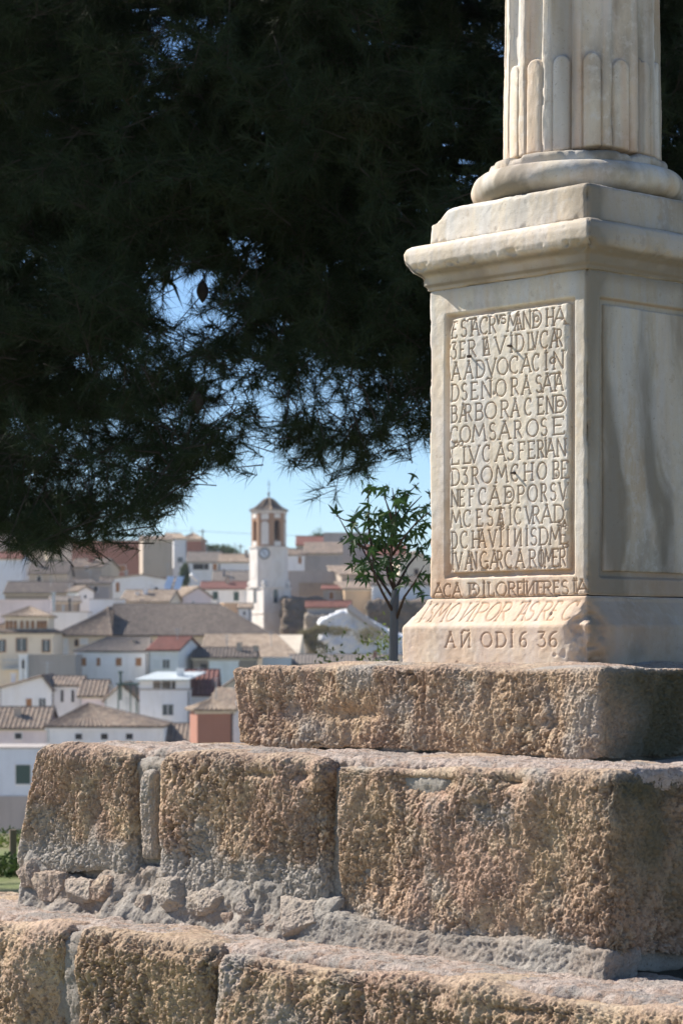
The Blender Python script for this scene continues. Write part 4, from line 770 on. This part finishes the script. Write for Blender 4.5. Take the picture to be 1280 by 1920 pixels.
town('stone_roof_house', 'low house with pale stony roof above the maroon roofed house', 400, 474, 1092, 1100, 400, 9, 0, 'gx', 1072, 'tan', 'tilegrey', [], ext=5)
town('green_window_house', 'white house with maroon roof and two dark green windows left of the tower', 378, 470, 1104, 1136, 388, 7, 0, 'gx', 1092, 'white', 'maroon', [(404,1117,10,15,'green'),(443,1118,10,17,'green')], ext=5)
so_ = town('solar_panel_house', 'tan gabled house carrying two tilted solar panels on its left roof', 343, 396, 1118, 1150, 358, 8, 24, 'gy', 1101, 'pink', 'tiletan', [(328,1132,6,10,'dark',1),(362,1129,3,3,'dark')], ext=5, rf=.55)
u = 358/FP
for k in (0, 1):
    mb = MB(); x_ = (-40+19*k)*u; z_ = (1150-1105)*u; mb.add([(x_,-.3,z_),(x_+1.1,-.3,z_),(x_+2.4,1.6,z_+1.9),(x_+1.3,1.6,z_+1.9),(x_,-.22,z_-.08),(x_+1.1,-.22,z_-.08),(x_+2.4,1.68,z_+1.82),(x_+1.3,1.68,z_+1.82)], [(0,1,2,3),(7,6,5,4),(0,4,5,1),(1,5,6,2),(2,6,7,3),(3,7,4,0)]); mb.tube([(x_+1.3,1.6,z_-1),(x_+1.3,1.6,z_+1.9)], .05, 5); mb.build('solar_panel', M['panel'], so_)
mb = MB(); mb.tube([(1.9,1.8,(1150-1076)*u),(3.0,1.8,(1150-1088)*u)], .28, 10); mb.build('water_tank', M['limewhite'], so_)
town('tan_roof_house', 'low house with tan roof and small white dormers above the hall roof', 226, 316, 1128, 1150, 352, 8, -10, 'gx', 1108, 'cream', 'tiletan', [(238,1131,9,10,'lime'),(266,1130,9,10,'lime')], ext=5, chims=[(250,1110,6,14,'white')])
town('peach_box_house', 'small peach coloured box house with a metal flue at the hall roof end', 422, 448, 1132, 1170, 366, 4, 18, 'flat', wm='peach', rm='peach', ext=5, chims=[(413,1122,4,24,'metal')])
town('hill_house', 'pinkish house high at the far left glimpsed between pine needles', -30, 34, 990, 1046, 500, 8, 10, 'gx', 978, 'pink', 'tile', [(15,1012,7,9,'dark')], ext=8)
town('hill_house', 'tan house with reddish roof glimpsed under the pine left of the brick block', 36, 88, 1000, 1050, 492, 8, 12, 'gx', 988, 'tan', 'tilered', [(60,1022,7,9,'dark')], ext=8)
town('hill_house', 'cream gabled house under the pine between reddish roof and brick block', 90, 138, 1012, 1056, 486, 8, 15, 'gy', 998, 'cream', 'tile', [(112,1034,6,8,'dark')], ext=8)
town('hill_house', 'small white house with blue shaded side below the reddish roofed houses', 22, 62, 1062, 1082, 438, 6, 18, 'gx', 1054, 'white', 'tilered', [(45,1071,5,7,'dark')], ext=6)
town('old_shed', 'small tan shed with sagging dark roof between ruin and brown door house', 196, 224, 1092, 1112, 404, 5, 16, 'gx', 1083, 'tan', 'tiledark', [], ext=5, cat='shed')
town('low_house', 'narrow white lit gable between old tiled roofs left of the hall ridge', 147, 176, 1108, 1134, 366, 5, 25, 'gy', 1100, 'white', 'tile', [(160,1119,4,6,'dark')], ext=5)
town('low_house', 'grey stone roofed shed right behind the gallery roof of the mansion', 98, 150, 1128, 1150, 356, 5, 10, 'gx', 1119, 'rubble', 'tilegrey', [], ext=5)
town('low_house', 'white walled house with tan roof at the right end of the hall roof', 449, 470, 1140, 1166, 362, 5, 0, 'gx', 1133, 'white', 'tiletan', [(458,1150,4,6,'dark')], ext=5)
town('low_house', 'cream house with blue door behind the upper end of the solar panels', 300, 338, 1092, 1112, 398, 5, 14, 'gx', 1084, 'cream', 'tile', [(320,1102,5,8,'dark')], ext=5)
# --- loose roof clutter belonging to the houses
random.seed(21)
for e in [o for o in list(col.objects) if o.type == 'EMPTY' and 'w' in o.keys() and 'h' in o.keys()]:
    if e.get('category') != 'house': continue
    W_, H_ = e['w'], e['h']
    if W_ > 4.5 and random.random() < .8:
        x_ = random.uniform(.2, .8)*W_; mb = MB(); c_ = random.uniform(.22, .38); hh = H_+random.uniform(1.2, 2.3); mb.box(x_-c_, x_+c_, 2.2, 2.2+2*c_, H_-.5, hh); mb.box(x_-c_-.08, x_+c_+.08, 2.12, 2.28+2*c_, hh+.003, hh+.12); mb.build('chimney', M[random.choice(['white','tan','brick','grey'])], e)
    if random.random() < .6:
        x_ = random.choice([.12, W_-.12]); mb = MB(); mb.tube([(x_, -.09, -3), (x_, -.09, H_-.1)], .06, 6); mb.build('drainpipe', M[random.choice(['metal','white','darkmetal'])], e)
    if random.random() < .45:
        x_ = random.uniform(.3, .7)*W_; mb = MB(); zt = H_+random.uniform(2.2, 3.4); mb.tube([(x_,3,H_-.2),(x_,3,zt)], .035, 5); [mb.tube([(x_-.5+.1*k,3,zt-.15-.25*k),(x_+.5-.1*k,3,zt-.15-.25*k)], .022, 4) for k in range(3)]; mb.build('antenna', M['metal'], e)
# --- right of the tower
town('grey_house', 'big blank grey plastered house right of the bell tower', 572, 640, 1038, 1100, 412, 10, 0, 'shed', 1018, 'grey', 'tile', [], ext=6)
town('red_roof_house', 'house with a low bright red roof on the skyline right of the tower', 557, 606, 1022, 1040, 440, 8, 0, 'gx', 1007, 'grey', 'tilered', [], ext=6)
town('arched_porch_house', 'small white house with arched porch opening between tower and grey house', 540, 571, 1040, 1066, 408, 5, 22, 'gx', 1030, 'white', 'tile', [(562,1050,6,14,'brown_arch')], ext=5)
town('tall_grey_house', 'tall grey house with pilasters and flat top behind the sapling', 606, 690, 1000, 1090, 430, 9, 0, 'flat', wm='grey', rm='grey', wins=[(640,1012,8,10,'dark')], ext=6)
town('pink_house', 'pinkish house with tiled roof seen through the sapling leaves', 690, 760, 1040, 1090, 420, 8, 0, 'gx', 1022, 'pink', 'tilered', [(725,1058,8,10,'dark')], ext=6)
town('cream_house', 'cream house with tan roof between sapling leaves and pedestal', 748, 812, 1050, 1100, 410, 8, 8, 'gy', 1034, 'cream', 'tile', [(780,1072,7,10,'dark')], ext=6)
town('terrace_wall', 'long grey plastered terrace wall stepping down right of the tower', 538, 636, 1072, 1112, 396, 1.5, 0, 'flat', wm='grey', rm='grey', cat='wall', ext=4)
town('stone_wall', 'dark rubble retaining wall below the grey house', 560, 634, 1094, 1122, 390, 2, 0, 'flat', wm='rubble', rm='rubble', cat='wall', ext=4)
town('tan_house', 'tan walled house with one bright white corner behind the sapling stem', 640, 700, 1078, 1150, 392, 9, 14, 'shed', 1062, 'tan', 'tile', [], ext=6)
town('ochre_house', 'ochre rubble house with sloping roof line behind the sapling', 646, 702, 1104, 1146, 378, 8, 10, 'shed', 1092, 'peach', 'tile', [], ext=6)
town('small_hut', 'small hut with reddish tiled roof and dark red door below the grey house', 606, 644, 1105, 1130, 380, 4, 0, 'gx', 1099, 'tan', 'tilered', [(621,1117,9,14,'brown')], ext=5)
town('white_low_house', 'low white and blue house with dark roof right of the sapling stem', 698, 812, 1096, 1138, 372, 8, 0, 'gx', 1082, 'white', 'tiledark', [(708,1120,8,12,'white'),(790,1112,8,10,'dark')], ext=6)
town('cave_house_wall', 'grey wall topped with a row of terracotta tiles above the white rock', 576, 656, 1138, 1158, 352, 3, 0, 'gx', 1128, 'grey', 'tilered', [], cat='wall', ext=3)
# bank and rocks
def rock(name, label, x0, x1, y0, y1, d, dep, seed, m, cat, amp=.8, fr=.5, lean=.3, cut=None):
    a = at(x0, y1, d); b = at(x1, y0, d); w_ = b.x-a.x; h = b.z-a.z
    P, N, F = lattice(sp(0, w_, .18), sp(0, dep, .4), sp(-3, h, .18), .5, 'FTRL')
    P = P+N*(fbm(P*fr, 4, seed)*amp+np.abs(fbm(P*fr*2.5, 3, seed+3))*amp*.5)[:,None]
    P[:,1] += lean*P[:,2]
    if cut: P[:,2] = np.where(P[:,2] > 0, P[:,2]*np.interp(P[:,0]/w_, cut[0], cut[1]), P[:,2])
    o = link(name, np_mesh(name, P, F, True), M[m]); o.location = tuple(a); return tag(o, label, cat)
rock('rock_bank', 'dark earthy bank in shadow at the right foot of the bell tower', 530, 606, 1120, 1225, 372, 8, 5, 'earth', 'bank', .4, .5)
rock('rock_outcrop', 'grey brown rock outcrop between the dark bank and the white rock', 572, 628, 1152, 1222, 350, 5, 9, 'rubble', 'rock', .35, .9, .12)
rock('whitewashed_rock', 'lumpy rock face painted bright white with dry shrubs growing on it', 598, 800, 1146, 1232, 340, 6, 15, 'limewhite', 'rock', .32, 1.1, .10, ([0,.22,.30,.45,.63,.75,1],[.80,1.0,1.02,.88,.62,.50,.46]))
rock('rock_bank', 'grey sloping bank with scrub right of the sapling stem', 690, 830, 1128, 1190, 362, 8, 21, 'earth', 'bank', .5, .5, .3)
mb = MB(); a1, a2 = at(650, 1140, 338), at(728, 1196, 336)
mb.add([tuple(a1), tuple(a2), (a2.x+.6, a2.y+1, a2.z+.1), (a1.x+.5, a1.y+2, a1.z+.6), (a1.x,a1.y,a1.z-.5), (a2.x,a2.y,a2.z-.5), (a2.x+.6, a2.y+1, a2.z-.4), (a1.x+.5,a1.y+2,a1.z-.4)], [(0,1,2,3),(7,6,5,4),(0,4,5,1),(1,5,6,2),(2,6,7,3),(3,7,4,0)])
tag(mb.build('sloping_parapet', M['tan']), 'tan sloping parapet running down the right side of the white rock', 'wall')
for i, (px, py, rx, rz, lab) in enumerate([(583,1196,.9,1.0,'round dry olive bush at the left foot of the white rock'),(569,1194,.6,.9,'smaller olive bush at far left beside the dark bank'),(595,1214,.7,.8,'lowest dry bush left of the white rock'),(628,1183,1.4,.55,'flat dry bush on a ledge in the middle of the white rock'),(690,1192,1.1,1.0,'big dry yellowish bush right of centre on the white rock'),(600,1180,.8,.5,'small pale bush over the left edge of the white rock')]):
    p = at(px, py, 334); shrub('dry_bush', lab, (p.x, p.y-1.5, p.z-rz*1.1), (rx*1.5, 1.1, rz*1.15), 2200, .11, 60+i, 'dryshrub', 'bush')
for i, (px, py, d, r_, lab, m_) in enumerate([(400,1030,480,(3.2,2,1.3),'dark green tree clump on the ridge right of the pole','fartree'),(425,1034,482,(2,2,1),'smaller green tree just left of the bell tower on the ridge','fartree'),(600,1012,455,(1.9,1.6,1.9),'light green tree on the skyline above the red roof','fartree'),(20,1045,440,(3,2,3),'green tree at the far left below the pine boughs','fartree'),(100,1060,428,(1.6,1.6,1.5),'dark green tree below the pine boughs above the old tiled house','shrubdark'),(346,1072,410,(.7,.7,1.6),'narrow green bush between the tan wall and the veranda house','shrubdark')]):
    p = at(px, py, d); shrub('far_tree', lab, (p.x, p.y, p.z-r_[2]*1.2), r_, 2400, .22, 80+i, m_, 'tree')
# utility poles and wire
def pole(px, y0, y1, d, label):
    a, b = at(px, y1, d), at(px, y0, d); e = tag(empty('utility_pole', tuple(a)), label, 'pole'); h = b.z-a.z
    MB().tube([(0,0,-2),(0,0,h)], [.16,.11], 8).build('post', M['wood'], e); MB().box(-.7,.7,-.06,.06,h-.5,h-.38).build('crossarm', M['wood'], e); return b
p1 = pole(380, 992, 1040, 462, 'tall wooden utility pole on the ridge beside the hip roofed house'); p2 = pole(451, 1020, 1046, 440, 'short utility pole rising over the ribbed roof left of the tower')
mb = MB(); pA, pB = at(380, 996, 462), at(800, 1003, 470); mb.tube([tuple(pA.lerp(pB, t)+Vector((0,0,-2.2*t*(1-t)))) for t in np.linspace(0, 1, 12)], .03, 4); mb.tube([tuple(at(250, 994, 470)), tuple(pA)], .03, 4)
tag(mb.build('overhead_wire', M['darkmetal']), 'thin overhead wire crossing the sky behind the bell tower', 'wire')
# ---------------------------------------------------------------- church tower
TD = 380.0; ts = TD/FP
tw = tag(empty('church_tower', tuple(at(504, 1215, TD)), R(33)), 'white church bell tower with a clock, brick belfry and curved tiled cap', 'tower')
z_ = lambda py: (1215-py)*ts
S = 30*ts                                        # half side of the square stage
mb = MB(); mb.box(-S, S, -S, S, -4, z_(1104)); mb.build('square_stage', M['towerwall'], tw)
mb = MB(); mb.box(-S-.12, S+.12, -S-.12, S+.12, z_(1104)+.003, z_(1102)); mb.build('ledge', M['towerwall'], tw)
mb = MB(); mb.box(-S-.1, S+.1, -S-.1, S+.1, z_(1151), z_(1149)); mb.build('string_course', M['towerwall'], tw)
def octo(mb_, r_, z0, z1, r2=None, off=0):
    r2 = r2 or r_; a0 = math.pi/8+off; v = [(r_*math.cos(a0+k*math.pi/4), r_*math.sin(a0+k*math.pi/4), z0) for k in range(8)]+[(r2*math.cos(a0+k*math.pi/4), r2*math.sin(a0+k*math.pi/4), z1) for k in range(8)]
    mb_.add(v, [tuple(range(7,-1,-1)), tuple(range(8,16))]+[(k, (k+1) % 8, 8+(k+1) % 8, 8+k) for k in range(8)])
RM = 28*ts/(2*math.sin(math.pi/8)); RB = 25.3*ts/(2*math.sin(math.pi/8))
mb = MB(); octo(mb, RM, z_(1101.9), z_(1028)); mb.build('clock_stage', M['towerwall'], tw)
mb = MB(); octo(mb, RM+.15, z_(1027.9), z_(1025.5)); mb.build('ledge', M['towerwall'], tw)
def face(k):                                    # k-th octagon face: frame with x along the face, y outward
    a = k*math.pi/4; return Matrix.Rotation(a+math.pi/2, 4, 'Z')
def onface(mb_, k, rad, x0, x1, zz0, zz1, out=.06, depth=.05, arch=False):
    ap = rad*math.cos(math.pi/8); n = Vector((math.cos(k*math.pi/4), math.sin(k*math.pi/4), 0)); t = Vector((-n.y, n.x, 0))
    pts = [(x0, zz0), (x1, zz0)]
    if arch: r_ = (x1-x0)/2; pts += [((x0+x1)/2+r_*math.cos(a), zz1-r_+r_*math.sin(a)) for a in np.linspace(0, math.pi, 9)]
    else: pts += [(x1, zz1), (x0, zz1)]
    A = [n*(ap+out)+t*x+Vector((0,0,z)) for x, z in pts]; B = [n*(ap+out-depth)+t*x+Vector((0,0,z)) for x, z in pts]; m_ = len(pts)
    mb_.add(A+B, [tuple(range(m_)), tuple(range(2*m_-1, m_-1, -1))]+[((i+1) % m_, i, i+m_, (i+1) % m_+m_) for i in range(m_)])
# belfry: brick piers with real arched openings on alternate faces
hb0, hb1 = z_(1025.4), z_(963); ap = RB*math.cos(math.pi/8); hs = RB*math.sin(math.pi/8)
def belface(k, opening):
    n = Vector((math.cos(k*math.pi/4), math.sin(k*math.pi/4), 0)); t = Vector((-n.y, n.x, 0)); ow = hs*.50
    def P_(x, z, o): return n*(ap-o)+t*x+Vector((0,0,z))
    mb_ = MB(); zs0 = hb0+.85; zs1 = hb1-1.55; arcp = [(ow*math.cos(a), zs1+ow*math.sin(a)) for a in np.linspace(0, math.pi, 11)]
    if opening:
        for o, rev in ((0, False), (.45, True)):
            def quad(a): f = [P_(x, z, o) for x, z in a]; mb_.add(f, [tuple(range(len(f)))[::-1] if rev else tuple(range(len(f)))])
            quad([(-hs,hb0),(-ow,hb0),(-ow,hb1),(-hs,hb1)]); quad([(ow,hb0),(hs,hb0),(hs,hb1),(ow,hb1)]); quad([(-ow,hb0),(ow,hb0),(ow,zs0),(-ow,zs0)])
            for i in range(10): quad([arcp[i+1], arcp[i], (arcp[i][0], hb1), (arcp[i+1][0], hb1)])
        ring = [(-ow,zs0),(ow,zs0)]+arcp
        for i in range(len(ring)): a, b = ring[i], ring[(i+1) % len(ring)]; mb_.add([P_(*a,0), P_(*b,0), P_(*b,.45), P_(*a,.45)], [(0,1,2,3)])
    else: mb_.add([P_(-hs,hb0,0),P_(hs,hb0,0),P_(hs,hb1,0),P_(-hs,hb1,0),P_(-hs,hb0,.45),P_(hs,hb0,.45),P_(hs,hb1,.45),P_(-hs,hb1,.45)], [(0,1,2,3),(7,6,5,4)])
    mb_.build('belfry_face', M['towerbrick'], tw)
    if not opening:
        w1 = MB(); onface(w1, k, RB, -hs*.55, hs*.55, hb0+.3, hb1-1.25, .07, .06, True); w1.build('white_panel', M['towerwall'], tw)
        w1 = MB(); onface(w1, k, RB, -hs*.55, hs*.55, hb1-1.0, hb1-.1, .07, .06); w1.build('white_panel', M['towerwall'], tw)
    else:
        w1 = MB(); onface(w1, k, RB, -hs*.55, hs*.55, hb0+.1, hb0+.78, .07, .06); w1.build('white_panel', M['towerwall'], tw)
        w1 = MB(); onface(w1, k, RB, -hs*.5, hs*.5, hb1-.75, hb1-.1, .07, .06); w1.build('white_panel', M['towerwall'], tw)
for k in range(8): belface(k, k % 2 == 0)
mb = MB(); octo(mb, RB+.12, z_(962.9), z_(956)); mb.build('cornice', M['towerwall'], tw)
for rad_, ang in ((1.45, -78), (1.45, 195)):
    mb = MB(); bx_, by_ = rad_*math.cos(R(ang-12)), rad_*math.sin(R(ang-12)); mb.tube([(bx_, by_, hb0+1.0+q_) for q_ in (0,.1,.4,.7,.85,1.0)], [.5,.42,.30,.26,.16,.04], 12); mb.build('bell', M['bell'], tw, True)
mb = MB(); mb.tube([(0,0,hb0),(0,0,hb1)], 1.15, 12); mb.build('dark_core', M['darkmetal'], tw)  # dark core added so the belfry openings look shaded inside
# roof: concave octagonal cap with ribs of tiles
rp = [(39, 958.8), (36.5, 957.3), (29, 954), (23, 950), (19, 946.5), (15.5, 943), (12.3, 939.8), (7, 936.5), (2, 935)]
mb = MB(); prev = None; nth = 160
for j, (r_, py) in enumerate(rp):
    ring = []
    for i in range(nth):
        a = 2*math.pi*i/nth; aa = (a+math.pi/8) % (math.pi/4)-math.pi/8; rr = (r_*ts*.95)/math.cos(aa)*math.cos(math.pi/8)*1.0+abs(math.sin(a*40))*.05; ring.append((rr*math.cos(a), rr*math.sin(a), z_(py)+abs(math.sin(a*40))*.06))
    b0 = len(mb.v); mb.v += ring
    if j: mb.f += [(b0-nth+i, b0-nth+(i+1) % nth, b0+(i+1) % nth, b0+i) for i in range(nth)]
mb.f.append(tuple(range(nth-1, -1, -1))); mb.f.append(tuple(len(mb.v)-nth+i for i in range(nth)))
mb.build('tiled_cap', M['tile'], tw)
for k in range(8):
    a = math.pi/8+k*math.pi/4; mb = MB(); mb.tube([(r_*ts*.96*math.cos(a), r_*ts*.96*math.sin(a), z_(py)+.08) for r_, py in rp], .11, 5); mb.build('hip_ridge', M['tiletan'], tw)
mb = MB(); mb.tube([(0,0,z_(935)),(0,0,z_(928)),(0,0,z_(925)),(0,0,z_(922))], [.12,.09,.22,.05], 8); mb.tube([(0,0,z_(928)),(-.35,-.1,z_(925.5))], .08, 5); mb.tube([(0,0,z_(925)),(0,0,z_(900))], .045, 6); mb.tube([(-.5,-.32,z_(908)),(.5,.32,z_(908))], .045, 6); mb.build('weather_cross', M['darkmetal'], tw)
# clock on the chamfer towards the viewer, blind arches, stage windows
KC = 5                                           # face whose normal looks at the camera (225 deg + 33 deg = 258 deg)
def disc(mb_, k, rad, x, z, r_, out, th):
    ap_ = rad*math.cos(math.pi/8); n = Vector((math.cos(k*math.pi/4), math.sin(k*math.pi/4), 0)); t = Vector((-n.y, n.x, 0)); c_ = n*ap_+t*x+Vector((0,0,z)); mb_.tube([tuple(c_+n*(out-th)), tuple(c_+n*out)], r_, 28)
zc = z_(1039); mb = MB(); disc(mb, KC, RM, 0, zc, 10.5*ts, .10, .095); ck = mb.build('clock', M['darkmetal'], tw)
mb = MB(); disc(mb, KC, RM, 0, zc, 8.6*ts, .13, .02); mb.build('dial', M['clock'], ck)
n_ = Vector((math.cos(KC*math.pi/4), math.sin(KC*math.pi/4), 0)); t_ = Vector((-n_.y, n_.x, 0)); cc = n_*(RM*math.cos(math.pi/8)+.15)+Vector((0,0,zc))
def hand(a, l, w1): v = t_*math.sin(R(a))+Vector((0,0,1))*math.cos(R(a)); s_ = v.cross(n_)*w1; m_ = MB(); m_.add([tuple(cc-s_-v*.1), tuple(cc+s_-v*.1), tuple(cc+v*l+s_*.4), tuple(cc+v*l-s_*.4)]+[tuple(q_+n_*.03) for q_ in (cc-s_-v*.1, cc+s_-v*.1, cc+v*l+s_*.4, cc+v*l-s_*.4)], [(3,2,1,0),(4,5,6,7),(0,1,5,4),(1,2,6,5),(2,3,7,6),(3,0,4,7)]); m_.build('clock_hand', M['darkmetal'], ck)
hand(-28, .55, .05); hand(150, .42, .06)
for i in range(12):
    a = i*30; v = t_*math.sin(R(a))+Vector((0,0,1))*math.cos(R(a)); m_ = MB(); m_.tube([tuple(cc+v*.52-n_*.01), tuple(cc+v*.64-n_*.01)], .022, 4); m_.build('hour_mark', M['darkmetal'], ck)
for k in (4, 5, 6, 7):
    mb = MB(); onface(mb, k, RM, -8*ts, 8*ts, z_(1084), z_(1052), .05, .045, True); mb.build('blind_arch', M['towerwall'], tw)
def sqwin(side, x, w_, z0, z1):
    mb_ = MB(); r_ = w_/2; pts = [(x-r_, z0), (x+r_, z0)]+[(x+r_*math.cos(a), z1-r_+r_*math.sin(a)) for a in np.linspace(0, math.pi, 9)]
    y_ = -S-.02; A = [((px_, y_) if side == 'F' else (y_, -px_))+(pz,) for px_, pz in pts]; B = [((px_, y_+.015) if side == 'F' else (y_+.015, -px_))+(pz,) for px_, pz in pts]; m_ = len(pts)
    mb_.add(A+B, [tuple(range(m_)), tuple(range(2*m_-1, m_-1, -1))]+[((i+1) % m_, i, i+m_, (i+1) % m_+m_) for i in range(m_)]); o = mb_.build('arched_window', M['glass'], tw)
    f = MB(); pp = [(x-r_, z0), (x-r_, z1-r_)]+[(x-r_*math.cos(a), z1-r_+r_*math.sin(a)) for a in np.linspace(0, math.pi, 9)]+[(x+r_, z0)]
    f.tube([((px_, y_-.01) if side == 'F' else (y_-.01, -px_))+(pz,) for px_, pz in pp], .06, 4); f.build('frame', M['towerwall'], o)
sqwin('F', -S*.12+.0, .95, z_(1131), z_(1105.5)+.05); sqwin('L', 0, .85, z_(1131), z_(1105.5)+.05)
for (x_, y_) in ((-S+.3,-S+.3),(S-.3,-S+.3),(-S+.3,S-.3)):
    mb = MB(); mb.tube([(x_,y_,z_(1102)),(x_,y_,z_(1099)),(x_,y_,z_(1095)),(x_,y_,z_(1091)),(x_,y_,z_(1089))], [.26,.22,.38,.26,.05], 8); mb.build('finial', M['towerwall'], tw, True)

GR = {'dry_bush': 'dry bushes on and around the white rock', 'leafy_shrub': 'green garden shrubs beyond the stone steps', 'far_tree': 'trees far off in the town', 'utility_pole': 'utility poles on the ridge'}
for o in col.objects:
    if o.parent is None and 'category' in o.keys():
        g_ = GR.get(o.name.split('.')[0]) or ('houses of the hillside town' if o['category'] == 'house' else 'garden and retaining walls in the town' if o['category'] == 'wall' else None)
        if g_: o['group'] = g_
# ---------------------------------------------------------------- air
hz = MB(); hz.box(-2900, 2900, -120, 5400, -66, 58); hm = bpy.data.materials.new('pale_air'); hm.use_nodes = True; hn = hm.node_tree; hn.nodes.clear()
pv = hn.nodes.new('ShaderNodeVolumePrincipled'); pv.inputs['Color'].default_value = (.80, .88, 1, 1); pv.inputs['Density'].default_value = .00011; pv.inputs['Anisotropy'].default_value = .2
ho = hn.nodes.new('ShaderNodeOutputMaterial'); hn.links.new(pv.outputs[0], ho.inputs['Volume'])
tag(hz.build('haze', hm, None), kind='stuff')
